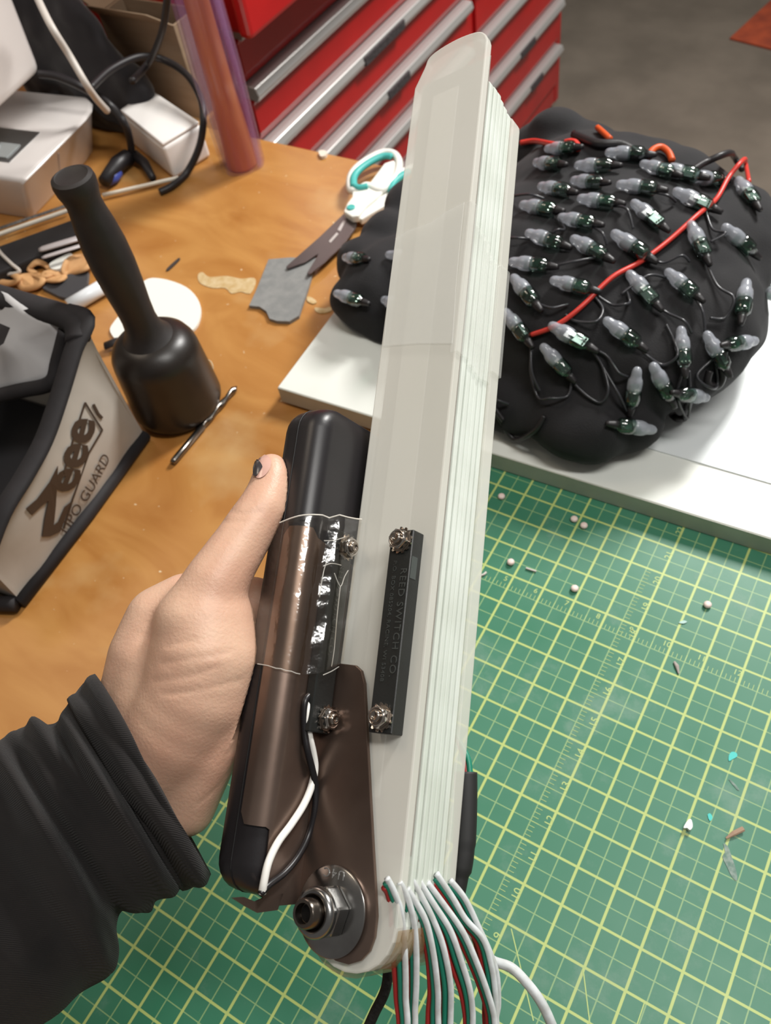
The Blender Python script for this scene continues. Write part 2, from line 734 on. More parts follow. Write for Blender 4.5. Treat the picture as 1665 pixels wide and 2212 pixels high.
tag(sh, 'glossy white laminate sheet on the white board beneath the black garment', 'sheet')

# ------------------------------------------------------------------ red tool chests
M_RED = pm('chest_red', (190, 26, 28), .30, coat=.4, col2=(176, 22, 26), scale=10)
M_ALU = pm('pull_aluminium', (205, 203, 200), .38, metal=.55)
M_DARK = pm('label_black', (46, 42, 44), .5, col2=(80, 76, 78), scale=220)
TX = -.73
tb = thing('tool_cabinet', (-.98, 1.25, FLOOR), 'tall red steel tool cabinet with rows of aluminium-lipped drawers behind the bench', 'tool cabinet')
put('carcass', box('carcass', -1.28, TX - .012, .66, 1.893, FLOOR + .02, .05, .006), M_RED, tb)
put('plinth', box('plinth', -1.25, TX - .05, .70, 1.86, FLOOR, FLOOR + .02), pm('plinth_black', (30, 30, 30), .6), tb)
put('corner_post', box('corner_post', TX - .012, TX + .004, 1.868, 1.893, FLOOR + .03, .05, .003), M_RED, tb)
put('centre_post', box('centre_post', TX - .012, TX + .004, 1.375, 1.405, FLOOR + .03, .05, .003), M_RED, tb)
put('bottom_rail', box('bottom_rail', TX - .012, TX + .002, .67, 1.868, FLOOR + .03, FLOOR + .075, .003), M_RED, tb)


def drawer(y0, y1, z0, z1, label_at=None):
    """front below its lip z1, with a proud folded face"""
    prof = [(-.012, z0 + .002), (.004, z0 + .004), (.010, z0 + .018), (.010, z1 - .030), (.016, z1 - .022), (.016, z1 - .020), (-.012, z1 - .018)]
    lo = [Vector((TX + dx, y0 + .004, z)) for dx, z in prof]
    hi = [Vector((TX + dx, y1 - .004, z)) for dx, z in prof]
    d = put('drawer', prism('drawer', lo, hi, .0015, 1), M_RED, tb)
    pr = [(-.010, z1 - .020), (.020, z1 - .024), (.026, z1 - .014), (.022, z1 - .002), (.012, z1), (-.010, z1 - .001)]
    lo = [Vector((TX + dx, y0 + .004, z)) for dx, z in pr]
    hi = [Vector((TX + dx, y1 - .004, z)) for dx, z in pr]
    put('pull', prism('pull', lo, hi, .001, 1), M_ALU, d)
    if label_at:
        a, b = label_at
        put('name_plate', box('name_plate', TX + .020, TX + .0275, a, b, z1 - .020, z1 - .005, .0008), M_DARK, d)
    return d


zl = [.045, -.045, -.138, -.231, -.324, -.417, -.51, -.60]
lab = {2: (.96, 1.10), 3: (1.02, 1.10)}
for i in range(len(zl) - 1):
    drawer(.67, 1.375, zl[i + 1], zl[i], lab.get(i))
zr = [.045, -.085, -.21, -.33, -.445, -.557, -.675]
lab = {4: (1.60, 1.68), 5: (1.66, 1.73)}
for i in range(len(zr) - 1):
    drawer(1.405, 1.868, zr[i + 1], zr[i], lab.get(i))
tc_ = thing('top_chest', (-.95, 1.02, .05), 'smaller red tool chest standing on top of the tool cabinet', 'tool chest')
put('carcass', box('carcass', -1.2, -.655, .64, 1.42, .0505, .46, .008), M_RED, tc_)
put('front_panel', box('front_panel', -.655, -.635, .612, 1.40, .062, .43, .006), M_RED, tc_)
put('lid', box('lid', -1.21, -.64, .63, 1.43, .4605, .50, .006), M_RED, tc_)

# cardboard box behind the sewing machine
M_CARD = pm('cardboard', (150, 128, 104), .85, col2=(138, 116, 92), scale=14, stretch=(1, 1, 6))
cb = thing('cardboard_box', (-.76, .555, BT), 'open tan cardboard box behind the sewing machine and the black cables', 'box')
bx0, bx1, by0, by1, bh = -.80, -.674, .522, .570, .118
th = .003
put('front_wall', box('front_wall', bx0, bx1, by0, by0 + th, BT, bh), M_CARD, cb)
put('back_wall', box('back_wall', bx0, bx1, by1 - th, by1, BT, bh), M_CARD, cb)
put('side_wall', box('side_wall', bx0, bx0 + th, by0 + th, by1 - th, BT, bh), M_CARD, cb)
put('side_wall', box('side_wall', bx1 - th, bx1, by0 + th, by1 - th, BT, bh), M_CARD, cb)
put('bottom', box('bottom', bx0 + th, bx1 - th, by0 + th, by1 - th, BT, BT + th), M_CARD, cb)
fl_ = [Vector((bx0, by0, bh)), Vector((bx1, by0, bh)), Vector((bx1 - .01, by0 - .028, bh + .024)), Vector((bx0 + .01, by0 - .028, bh + .024))]
put('flap', prism('flap', [v + Vector((0, .0015, 0)) for v in fl_], [v + Vector((0, -.0015, .001)) for v in fl_]), M_CARD, cb)
fl_ = [Vector((bx0, by0, bh)), Vector((bx0, by1, bh)), Vector((bx0 - .05, by1 - .01, bh + .02)), Vector((bx0 - .05, by0 + .01, bh + .02))]
put('flap', prism('flap', [v + Vector((0, 0, .0015)) for v in fl_], [v + Vector((0, 0, -.0015)) for v in fl_]), M_CARD, cb)

# orange mat lying on the concrete floor
om = [at_z(1575, 86, FLOOR), at_z(1668, 110, FLOOR), at_z(1760, 60, FLOOR), at_z(1690, -20, FLOOR)]
o = put('floor_mat', flat_prism('floor_mat', om, FLOOR + .0005, FLOOR + .006, .001), pm('floor_mat_orange', (172, 76, 44), .8, col2=(140, 60, 38), scale=20))
tag(o, 'orange-red mat lying on the grey concrete floor', 'floor mat')

# ------------------------------------------------------------------ sewing machine
M_WHITE = pm('machine_white', (226, 220, 216), .28, col2=(220, 213, 209), scale=4, coat=.2)
M_STEEL = pm('needle_plate_steel', (150, 152, 152), .3, metal=.9)
axm = Vector((-.020, .141, 0)).normalized()                     # along the bed's free end
axn = Vector((axm.y, -axm.x, 0))                                # out of that end
mo = Vector((-.721, .262, 0))


def mfr(u, v, z):                                             # u along the end ridge, v back from it
    return mo + axm * u - axn * v + Vector((0, 0, z))


sm = thing('sewing_machine', (-.85, .34, BT), 'white sewing machine with a steel needle plate at the back of the bench', 'sewing machine')
H = .060
pr_ = ((.030, BT), (.006, H - .010), (.0, H - .003), (.004, H), (.26, H), (.26, BT))
rings_ = []
for u, dv, dz in ((.0, .004, -.003), (.004, 0, 0), (.132, .0, 0), (.152, .004, 0), (.168, .014, -.001), (.180, .030, -.003), (.186, .050, -.008)):
    rings_.append([mfr(u + (.008 if z < .01 and u < .01 else 0), v + (dv if v < .1 else 0), z + (dz if z > .02 else 0)) for v, z in pr_])
kk = len(pr_)
vs_ = [v for r in rings_ for v in r]
fs_ = [list(range(kk))[::-1], list(range(6 * kk, 7 * kk))] + [[i * kk + j, i * kk + (j + 1) % kk, (i + 1) * kk + (j + 1) % kk, (i + 1) * kk + j] for i in range(6) for j in range(kk)]
o = put('bed', bevelled(pydata('bed', vs_, fs_), .003, 2), M_WHITE, sm)
smooth_by_angle(o, 45)
np_ = put('needle_plate', box('needle_plate', .028, .092, .042, .13, H - .001, H + .0012, .0005, fr=mfr), M_STEEL, sm)
put('bobbin_cover', box('bobbin_cover', .034, .062, .050, .080, H + .0012, H + .0022, .0008, fr=mfr), pm('cover_clear', (188, 194, 194), .1, metal=.4), np_)
put('presser_foot', box('presser_foot', .050, .064, .084, .112, H + .0022, H + .011, .002, fr=mfr), M_STEEL, sm)
put('needle_bar', tube('needle_bar', [mfr(.057, .098, H + .011), mfr(.057, .098, .14)], .004, 10), M_STEEL, sm)
hd = [(-.01, .040), (.142, .040), (.142, .20), (-.01, .20)]
o = put('head', prism('head', [mfr(u * .97, v, .112) for u, v in hd], [mfr(u * 1.12, v, .34) for u, v in hd], .014, 4), M_WHITE, sm)
smooth_by_angle(o, 40)
o = put('arm', box('arm', .0, .13, .20, .46, .20, .335, .014, 3, fr=mfr), M_WHITE, sm)
smooth_by_angle(o, 40)
o = put('pillar', box('pillar', -.01, .15, .36, .47, BT, .21, .014, 3, fr=mfr), M_WHITE, sm)
smooth_by_angle(o, 40)
put('bed', box('bed', -.006, .180, .262, .46, BT, H + .002, .006, 3, fr=mfr), M_WHITE, sm)
put('seam_line', box('seam_line', .072, .0735, -.0012, .002, BT + .004, H - .012, fr=lambda u, v, z: mfr(u, v + .030 - .024 * (z / (H - .010)), z)), pm('machine_seam', (196, 188, 184), .4), sm)

# white foot pedal beside it
pc = [at_z(x, y, .045) for x, y in ((256, 236), (324, 190), (432, 262), (350, 312))]
M_PED = pm('pedal_white', (244, 240, 236), .35)
pd = thing('foot_pedal', (sum((p for p in pc), Vector()) / 4 * 1).to_tuple()[:2] + (BT,), 'bright white sewing machine foot pedal beside the cardboard box', 'pedal')
ctr = sum(pc, Vector()) / 4
low = [ctr + (p - ctr) * 1.0 for p in pc]
o = put('pedal_body', prism('pedal_body', [Vector((p.x, p.y, BT)) for p in low], [Vector((p.x, p.y, .040)) for p in low], .005, 3), M_PED, pd)
smooth_by_angle(o, 40)
up = [ctr + (p - ctr) * .97 for p in pc]
o = put('pedal_plate', prism('pedal_plate', [Vector((p.x, p.y, .0404)) for p in up], [Vector((p.x, p.y, .045)) for p in up], .006, 3), M_PED, pd)
smooth_by_angle(o, 40)

# black cloth heap behind the machine
M_BCLOTH = pm('black_cloth', (38, 35, 38), .9, col2=(28, 26, 30), scale=30, sheen=.3)
hp = [(Vector((-.80, 0.472, .055)), (.085, .028, .075)), (Vector((-.735, 0.476, .040)), (.030, .024, .050)), (Vector((-.88, 0.472, .09)), (.07, .028, .12)),
      (Vector((-.80, .474, .115)), (.050, .022, .055))]
me = blob('cloth_heap', hp, .006, 5)
noise_shift(me, .006, 22, 3.1, 2)
for v in me.vertices:
    v.co.z = max(v.co.z, BT + .0003)
o = put('cloth_heap', me, M_BCLOTH)
tag(o, 'crumpled black cloth heaped between the sewing machine and the cardboard box', 'cloth')

# ------------------------------------------------------------------ cables and bits at the back of the bench
M_BCAB = pm('black_cable', (34, 31, 33), .45)
M_WCAB = pm('white_cable', (205, 198, 190), .45)


def cable(name, pts, r, mt, label, cat='cable', sub=8, sides=8):
    o = put(name, tube(name, spline(pts, sub), r, sides), mt, smooth=True)
    return tag(o, label, cat)


cable('power_cable', [at_y(362, -12, .46), at_y(352, 60, .46), at_y(330, 120, .465), at_z(310, 150, .10), at_z(285, 175, .115)], .0042, M_BCAB,
      'black cable rising out of frame beside the cardboard box')
cable('power_cable', [at_z(196, 190, .115), at_z(240, 150, .11), at_z(300, 123, .10), at_z(350, 128, .085), at_z(402, 160, .078), at_z(433, 212, .066), at_z(439, 262, .052),
                      at_z(430, 318, .026), at_z(404, 372, .0035), at_z(374, 400, .0022), at_z(345, 415, .0022)], .0044, M_BCAB,
      'black cable looping in a wide arc past the white pedal onto the bench')
cable('power_cable', [at_z(84, 160, .116), at_z(125, 166, .112), at_z(180, 190, .10), at_z(235, 225, .072), at_z(268, 265, .055), at_z(282, 310, .025), at_z(284, 345, .003)], .0048, M_BCAB,
      'black cable curving down over the end of the sewing machine')
cable('extension_cord', [at_z(78, -10, .20), at_z(110, 55, .19), at_z(150, 120, .16), at_z(185, 180, .135), at_z(207, 212, .112), at_z(232, 240, .088)], .004, M_WCAB,
      'pale grey cord running diagonally over the black cloth', 'cord')
cable('white_stick', [at_z(222, 422, .003), at_z(300, 404, .003), at_z(386, 384, .003)], .0026, pm('stick_white', (226, 218, 202), .5),
      'thin white stick lying on the bench behind the mallet handle', 'stick', 2)
pg = thing('cable_plug', at_z(255, 365, BT).to_tuple()[:2] + (BT,), 'black moulded cable plug with a blue tip beside the sewing machine', 'plug')
put('plug_body', tube('plug_body', [at_z(278, 338, .010), at_z(255, 355, .010), at_z(225, 392, .010)], [.010, .011, .008], 12), M_BCAB, pg, smooth=True)
put('plug_tip', tube('plug_tip', [at_z(256, 372, .006), at_z(244, 385, .006), at_z(232, 396, .006)], [.006, .0075, .004], 10), pm('plug_blue', (62, 76, 150), .4), pg, smooth=True)
put('strain_relief', tube('strain_relief', [at_z(290, 335, .008), at_z(312, 352, .008), at_z(330, 385, .007)], [.007, .006, .0045], 10), M_BCAB, pg, smooth=True)

# iridescent film roll standing on end
M_FILM = pm('film_violet', (178, 140, 196), .10, col2=(140, 58, 92), scale=3.2, coat=.8, clear=.68, stretch=(14, 14, 1.2), contrast=(.3, .7))
M_CORE = pm('film_orange', (236, 150, 78), .35, col2=(206, 112, 60), scale=5, stretch=(10, 10, 1))
fr_ = thing('film_roll', at_z(526, 362, BT).to_tuple()[:2] + (BT,), 'upright roll of violet iridescent film over an orange core near the red cabinet', 'roll')
tb0 = at_z(526, 356, BT)
ax_t = Vector((.012, -.004, 1)).normalized()
o = put('film_core', lathe('film_core', [(.018, 0.0005), (.0195, .004), (.015, .10), (.011, .36), (.014, .362), (.011, .362), (.011, .02)], tb0 + Vector((-.001, 0, 0)), ax_t, 40), M_CORE, fr_, smooth=True)
# wound film: a loose spiral sheet
vs, fs = [], []
NS, TURN = 150, 1.7
for i in range(NS + 1):
    a = 2 * math.pi * TURN * i / NS
    rad = .0225 + .0065 * i / NS + .0009 * math.sin(3 * a) + .0006 * math.sin(7 * a + 1)
    for h, wob in ((.0008, 0), (.12, .0012), (.24, -.001), (.37, .0014)):
        vs.append(tb0 + ax_t * h + Vector((math.cos(a) * (rad + wob), math.sin(a) * (rad + wob), 0)))
for i in range(NS):
    for j in range(3):
        fs.append([i * 4 + j, (i + 1) * 4 + j, (i + 1) * 4 + j + 1, i * 4 + j + 1])
put('film_sheet', pydata('film_sheet', vs, fs), M_FILM, fr_, smooth=True)

# dark zipped pouch with white piping at the left edge, plus small clutter
M_POUCH = pm('pouch_black', (40, 39, 41), .7, col2=(30, 29, 32), scale=25)
pq = [at_z(x, y, .014) for x, y in ((-90, 560), (160, 470), (185, 505), (60, 560), (-60, 612))]
pz = thing('zip_pouch', at_z(60, 530, BT).to_tuple()[:2] + (BT,), 'flat black pouch with white piped edge beside the sewing machine', 'pouch')
put('pouch_body', flat_prism('pouch_body', pq, BT + .0003, .013, .003, 2), M_POUCH, pz)
put('piping', tube('piping', spline([at_z(-80, 536, .014), at_z(0, 506, .014), at_z(80, 478, .014), at_z(158, 451, .014)], 4), .0028, 8), pm('piping_white', (214, 206, 192), .6), pz, smooth=True)
put('zip', tube('zip', [at_z(-80, 520, .010), at_z(156, 440, .010)], .0028, 6, flat=.5), pm('zip_dark', (60, 58, 58), .6, col2=(120, 116, 112), scale=500), pz)
M_SPAT = pm('spatula_grey', (176, 168, 168), .4)
for (a, b, w), lb in zip((((84, 540), (185, 510), .0052), ((90, 557), (186, 527), .0032)), ('broad pale grey plastic strip behind the mallet handle', 'narrow pale grey plastic strip below the broad one')):
    p, q = at_z(*a, .018), at_z(*b, .018)
    d = (q - p).normalized()
    pts = [p + d * .004 * i for i in range(3)] + [q]
    o = put('plastic_strip', tube('plastic_strip', [p, p + d * .004, p + d * .01, q], [w * .6, w * .95, w, w], 10, flat=.35), M_SPAT, smooth=True)
    tag(o, lb, 'strip')
cable('string_end', [at_z(-20, 515, .02), at_z(0, 545, .018), at_z(25, 570, .014), at_z(42, 586, .008), at_z(20, 592, .006), at_z(-20, 590, .006)], .0022, M_WCAB,
      'thin pale cord end curling at the left edge of the picture', 'cord')
o = put('white_disc', px_prism('white_disc', ((106, 570), (120, 560), (150, 546), (157, 553), (150, 566), (128, 580), (110, 580)), BT + .0003, .006, .001, 2, 3), pm('disc_white', (232, 234, 228), .5))
tag(o, 'small white rounded plastic piece among the tan curls', 'plastic piece')
M_CURL = pm('leather_tan', (206, 160, 110), .7, col2=(186, 138, 90), scale=60)
curls = [(((64, 578), (80, 566), (100, 574), (112, 590), (94, 598), (74, 590)), 'tan curled leather scrap nearest the pouch'),
         (((98, 590), (120, 592), (140, 594), (128, 606), (100, 604)), 'tan leather scrap in the middle of the curls'),
         (((150, 560), (176, 552), (196, 560), (186, 580), (150, 590), (138, 586)), 'broad tan leather scrap beside the mallet handle'),
         (((40, 600), (66, 594), (92, 602), (80, 618), (50, 622)), 'tan leather scrap above the grey bag'),
         (((0, 588), (24, 590), (40, 604), (20, 612), (-10, 604)), 'tan leather scrap at the left picture edge')]
for i, (pxs, lb) in enumerate(curls):
    pts = closed_spline([at_z(x, y, .004 + .004 * math.sin(j * 2.1 + i)) for j, (x, y) in enumerate(pxs)], 4)
    o = put('leather_scrap', tube('leather_scrap', pts, .0042, 8, closed=True, flat=.5), M_CURL, smooth=True)
    tag(o, lb, 'scrap', 'tan leather scraps')
    if i == 2 or i == 3 or i == 1:
        o2 = prism('fill', [p + Vector((0, 0, -.0012)) for p in pts], [p + Vector((0, 0, .0012)) for p in pts])
        bm = bmesh.new()
        bm.from_mesh(o.data)
        tmp = bpy.data.meshes.new('tmp')
        o2.transform(Matrix.Translation(-o.location))
        bm.from_mesh(o2)
        bm.to_mesh(o.data)
        bm.free()
o = put('black_felt', px_prism('black_felt', ((92, 622), (110, 602), (150, 592), (190, 585), (188, 610), (180, 628), (160, 648), (128, 640)), BT + .0003, .0028), pm('felt_black', (40, 38, 42), .95, sheen=.3))
tag(o, 'triangular scrap of black felt beside the white marker', 'felt scrap')
o = thing('marker_pen', at_z(195, 640, BT).to_tuple()[:2] + (BT,), 'thick white marker lying behind the mallet', 'marker')
p, q = at_z(150, 662, .007), at_z(236, 612, .007)
put('barrel', tube('barrel', [p, p + (q - p) * .5, q], .0085, 20), pm('marker_white', (226, 230, 234), .3), o, smooth=True)
put('cap', tube('cap', [q, q + (q - p) * .45], .009, 20), pm('marker_cap', (205, 210, 216), .3), o, smooth=True)

# ------------------------------------------------------------------ mallet, sheet, steel rod, scissors, cloth swatch
M_RUB = pm('mallet_black', (40, 34, 30), .36, col2=(34, 29, 26), scale=40, bump=.05, bscale=300)
M_GRIP = pm('mallet_grip', (42, 37, 35), .55, col2=(36, 31, 30), scale=60, bump=.08, bscale=500)
mc = Vector((-.3735, .0895, BT))
ml = thing('mallet', mc, 'black poly mallet standing head-down on the bench', 'mallet')
o = put('head', lathe('head', [(.036, .0005), (.0405, .003), (.0435, .010), (.0435, .016), (.0405, .068), (.0395, .075), (.0365, .0815), (.031, .0865), (.024, .091)], mc, sides=56), M_RUB, ml)
smooth_by_angle(o, 50)
o = put('handle', lathe('handle', [(.0235, .0905), (.0185, .0965), (.0160, .104), (.0150, .113), (.0155, .127), (.0172, .148), (.0183, .170), (.0180, .190), (.0163, .208), (.0145, .220), (.0138, .228), (.0146, .234), (.0162, .240), (.0168, .246), (.0160, .250), (.013, .2515), (.012, .2508), (.0, .2508)], mc, sides=40), M_GRIP, ml)
smooth_by_angle(o, 50)

o = put('plastic_sheet', px_prism('plastic_sheet', ((238, 716), (250, 690), (285, 650), (312, 606), (350, 602), (402, 620), (430, 652), (431, 688), (412, 716), (360, 740), (270, 742)), BT + .0003, .0008, 0, 2, 4), pm('sheet_white', (238, 238, 230), .5))
tag(o, 'white rounded plastic template under the mallet', 'plastic sheet')
o = put('black_strap', tube('black_strap', [at_z(226, 748, .004), at_z(250, 738, .006), at_z(275, 735, .006)], .006, 8, flat=.4), M_BCAB, smooth=True)
tag(o, 'short black strap end poking out beside the mallet', 'strap')

o = put('loose_thread', tube('loose_thread', spline([at_z(444, 776, .012), at_z(456, 782, .016), at_z(460, 798, .012), at_z(454, 816, .004), at_z(446, 828, .001)], 5), .0006, 5), pm('thread_cream', (206, 186, 150), .6))
tag(o, 'thin cream thread curling from behind the mallet head', 'thread')

rd = thing('drill_bit', at_z(440, 915, BT).to_tuple()[:2] + (BT,), 'slim steel drill bit lying on the bench beside the mallet', 'drill bit')
p, q = at_z(372, 1000, .0012), at_z(511, 834, .0012)
M_DRILL = pm('drill_steel', (132, 126, 120), .25, metal=1.0)
put('shank', tube('shank', [p, p.lerp(q, .03), p.lerp(q, .46)], [.0026, .0033, .0033], 16), M_DRILL, rd, smooth=True)
# fluted half: a twisted flattened section
vs, fs = [], []
d = (q - p).normalized()
s_ = d.cross(Vector((0, 0, 1))).normalized()
SD = 14
for i in range(41):
    t = .46 + .54 * i / 40
    c = p.lerp(q, t)
    for j in range(SD):
        a = 2 * math.pi * j / SD
        rr = .0033 * (1 - .30 * abs(math.sin(a)) ** 3) * (1 if i < 38 else (1 - .3 * (i - 37)))
        aa = a + t * 16
        vs.append(c + (s_ * math.cos(aa) + Vector((0, 0, 1)) * math.sin(aa)) * max(rr, .0004))
for i in range(40):
    for j in range(SD):
        fs.append([i * SD + j, i * SD + (j + 1) % SD, (i + 1) * SD + (j + 1) % SD, (i + 1) * SD + j])
fs += [list(range(SD)), list(range(40 * SD, 41 * SD))]
put('flute', pydata('flute', vs, fs), M_DRILL, rd, smooth=True)

sw = put('fabric_swatch', px_prism('fabric_swatch', ((580, 560), (625, 556), (682, 557), (676, 585), (664, 625), (652, 660), (645, 682), (625, 694), (598, 693), (582, 688), (575, 672), (560, 662), (538, 660), (552, 630), (565, 598)), BT + .0003, .0016), pm('suede_grey', (138, 138, 136), .95, col2=(124, 125, 124), scale=90, bump=.4, bscale=700))
tag(sw, 'piece of soft grey suede under the scissor tips', 'fabric swatch')

# scissors
SZ = .0055
M_TEAL = pm('scissor_teal', (72, 178, 172), .45)
M_SWHITE = pm('scissor_white', (236, 236, 228), .4)
M_BLADE = pm('scissor_blade', (88, 80, 78), .35, metal=.7)
sc_ = thing('scissors', at_z(750, 470, BT).to_tuple()[:2] + (BT,), 'scissors with white and teal handles lying open on the bench', 'scissors')


def px_tube(name, px, z, r, closed=False, flat=1, sub=6, mt=None, parent=None, sides=10):
    pts = [at_z(x, y, z) for x, y in px]
    pts = closed_spline(pts, sub) if closed else spline(pts, sub)
    return put(name, tube(name, pts, r, sides, closed, flat), mt, parent, smooth=True)


put('blade', px_prism('blade', ((742, 462), (766, 470), (764, 482), (700, 540), (660, 566), (622, 580), (618, 576), (640, 556), (690, 512)), .003, .0045), M_BLADE, sc_)
b2 = put('blade', px_prism('blade', ((748, 462), (772, 474), (768, 492), (740, 530), (700, 568), (668, 593), (663, 590), (680, 562), (706, 518)), .0048, .0062), M_BLADE, sc_)
put('engraved_lettering', px_prism('engraved_lettering', ((741, 476), (746, 478), (735, 499), (729, 496)), .0062, .0064), pm('engrave_pale', (190, 184, 180), .4), b2)
put('engraved_lettering', px_prism('engraved_lettering', ((727, 502), (731, 505), (714, 524), (710, 521)), .0062, .0064), MATS['engrave_pale'], b2)
put('handle', px_prism('handle', ((742, 456), (750, 438), (760, 425), (762, 405), (785, 400), (800, 392), (830, 352), (850, 345), (860, 358), (846, 390), (815, 425), (790, 446), (774, 466), (760, 468)), .006, .015, .002, 2), M_SWHITE, sc_)
px_tube('loop', ((758, 410), (757, 385), (770, 364), (795, 345), (825, 331), (848, 332), (861, 348), (858, 376), (842, 396), (822, 412), (800, 404), (790, 402), (775, 410)), .013, .0048, True, 1, 5, M_SWHITE, sc_)
px_tube('loop_lining', ((764, 404), (764, 384), (776, 367), (800, 350), (826, 338), (846, 338)), .0165, .0044, False, .9, 6, M_TEAL, sc_)
px_tube('loop_lining', ((764, 400), (774, 405), (794, 402)), .0165, .0038, False, .9, 5, M_TEAL, sc_)
put('handle', px_prism('handle', ((772, 468), (790, 450), (815, 430), (838, 412), (858, 404), (872, 396), (862, 420), (830, 445), (800, 462), (780, 474)), .003, .011, .002, 2), M_SWHITE, sc_)
px_tube('loop', ((850, 418), (842, 405), (850, 388), (872, 372), (895, 362), (915, 368), (915, 390), (890, 412), (868, 422)), .009, .0045, True, 1, 5, M_SWHITE, sc_)
px_tube('loop_lining', ((846, 414), (848, 398), (862, 384), (884, 371)), .0125, .0046, False, .9, 6, M_TEAL, sc_)
put('pivot_cap', lathe('pivot_cap', [(.0048, 0), (.0048, .0012), (.004, .0018), (0, .0018)], at_z(758, 449, .015)), M_TEAL, sc_, smooth=False)

# dried glue smears and small leavings on the bench top
M_GLUE = pm('dried_glue', (208, 186, 146), .5, col2=(190, 160, 110), scale=120)


def smear(name, px, label, cat, mt=M_GLUE, h=.0012):
    pts = closed_spline([at_z(x, y, BT + h) for x, y in px], 3)
    o = put(name, flat_prism(name, pts, BT + .0002, BT + h), mt)
    return tag(o, label, cat)


smear('glue_smear', ((428, 592), (438, 588), (452, 598), (490, 596), (520, 602), (548, 600), (552, 612), (540, 634), (520, 630), (500, 634), (486, 622), (460, 622), (436, 614), (428, 604)), 'dried pale glue smear on the bench left of the grey suede', 'glue smear', h=.0006)
smear('glue_smear', ((664, 640), (676, 644), (684, 652), (676, 656), (664, 650)), 'small dried glue blob just right of the grey suede', 'glue smear')
smear('glue_smear', ((680, 664), (700, 666), (712, 662), (716, 670), (700, 676), (684, 674)), 'small dried glue blob beside the corner of the white board', 'glue smear')
smear('white_crumb', ((688, 326), (698, 324), (706, 328), (702, 336), (692, 337)), 'white crumb on the far edge of the bench', 'crumb', pm('crumb_white', (226, 216, 200), .7), .004)
smear('dark_splinter', ((360, 580), (384, 558), (387, 561), (364, 583)), 'short dark splinter on the bench behind the mallet', 'splinter', pm('splinter_dark', (60, 52, 48), .8), .0015)

# ------------------------------------------------------------------ things scattered on the mat
M_BEAD = pm('bead_pink', (236, 214, 206), .45)
beads = [(1083, 1072, 'pink bead in the shadow beside the fan'), (1240, 1121, 'pink bead, upper of the close pair near the board'), (1261, 1135, 'pink bead, lower of the close pair near the board'),
         (1103, 1214, 'pink bead on the mat just right of the fan'), (1241, 1271, 'pink bead on the mat below the close pair'), (1528, 1306, 'pink bead nearest the right edge of the picture')]
bme = None
for x, y, lb in beads:
    p = at_z(x, y, .002)
    o = put('pony_bead', lathe('pony_bead', [(.0014, .0001), (.0025, .0006), (.0030, .0016), (.0029, .0026), (.0022, .0035), (.0008, .0038), (.0, .0037)], Vector((p.x, p.y, 0)), sides=20), M_BEAD, smooth=True)
    tag(o, lb, 'bead', 'pink beads on the mat')


def crumb(name, px, z1, mt, label, cat):
    o = put(name, px_prism(name, px, .0002, z1, 0, 2, 2), mt)
    return tag(o, label, cat)


crumb('foam_chip', ((1476, 1788), (1482, 1776), (1489, 1769), (1494, 1772), (1496, 1786), (1490, 1793), (1484, 1788)), .004, pm('chip_white', (236, 238, 240), .6), 'white foam chip on the mat', 'chip')
M_TPAINT = pm('paint_turquoise', (66, 196, 188), .5)
crumb('paint_fleck', ((1574, 1632), (1580, 1624), (1590, 1626), (1592, 1634), (1582, 1640), (1574, 1644)), .0005, M_TPAINT, 'turquoise paint fleck, the upper and larger of two', 'paint fleck')
crumb('paint_fleck', ((1528, 1760), (1534, 1757), (1539, 1766), (1533, 1774)), .0005, M_TPAINT, 'turquoise paint fleck beside the white foam chip', 'paint fleck')
o = put('wood_splinter', tube('wood_splinter', [at_z(1568, 1811, .0015), at_z(1585, 1800, .002), at_z(1606, 1790, .0022)], [.0006, .0016, .0016], 6, flat=.5), pm('splinter_tan', (166, 138, 116), .8))
tag(o, 'short tan wood splinter on the mat', 'splinter')
o = put('wood_splinter', tube('wood_splinter', [at_z(1456, 1429, .001), at_z(1462, 1438, .0016), at_z(1466, 1455, .001)], [.0008, .0014, .0006], 6, flat=.5), pm('splinter_grey', (168, 158, 152), .8))
tag(o, 'curved greyish splinter in the middle of the mat', 'splinter')
M_CHALK = pm('chalk_dust', (176, 188, 180), .9, clear=.35, col2=(120, 150, 138), scale=260)
crumb('paint_scuff', ((1562, 1822), (1572, 1828), (1580, 1850), (1590, 1880), (1592, 1902), (1582, 1896), (1570, 1872), (1560, 1850), (1566, 1840)), .0004, M_CHALK, 'white paint scuff rubbed into the mat below the tan splinter', 'scuff')
crumb('paint_scuff', ((1574, 1684), (1580, 1686), (1596, 1704), (1592, 1706)), .0004, M_CHALK, 'short white scratch scuff between the turquoise flecks', 'scuff')
crumb('paper_scrap', ((1470, 1342), (1477, 1340), (1484, 1343), (1476, 1347), (1466, 1345)), .0008, pm('paper_pale', (176, 206, 200), .7), 'tiny pale paper scrap on the mat near the rightmost bead', 'scrap')
o = put('thread_scrap', tube('thread_scrap', spline([at_z(1034, 1244, .001), at_z(1044, 1241, .0012), at_z(1050, 1236, .001)], 4), .0009, 6), pm('thread_pale', (214, 206, 200), .8))
tag(o, 'short pale thread scrap beside the fan, nearer of two', 'thread')
o = put('thread_scrap', tube('thread_scrap', spline([at_z(1136, 1227, .001), at_z(1148, 1231, .0012), at_z(1158, 1234, .001)], 4), .0008, 6), MATS['thread_pale'])
tag(o, 'short pale thread scrap right of the bead beside the fan', 'thread')

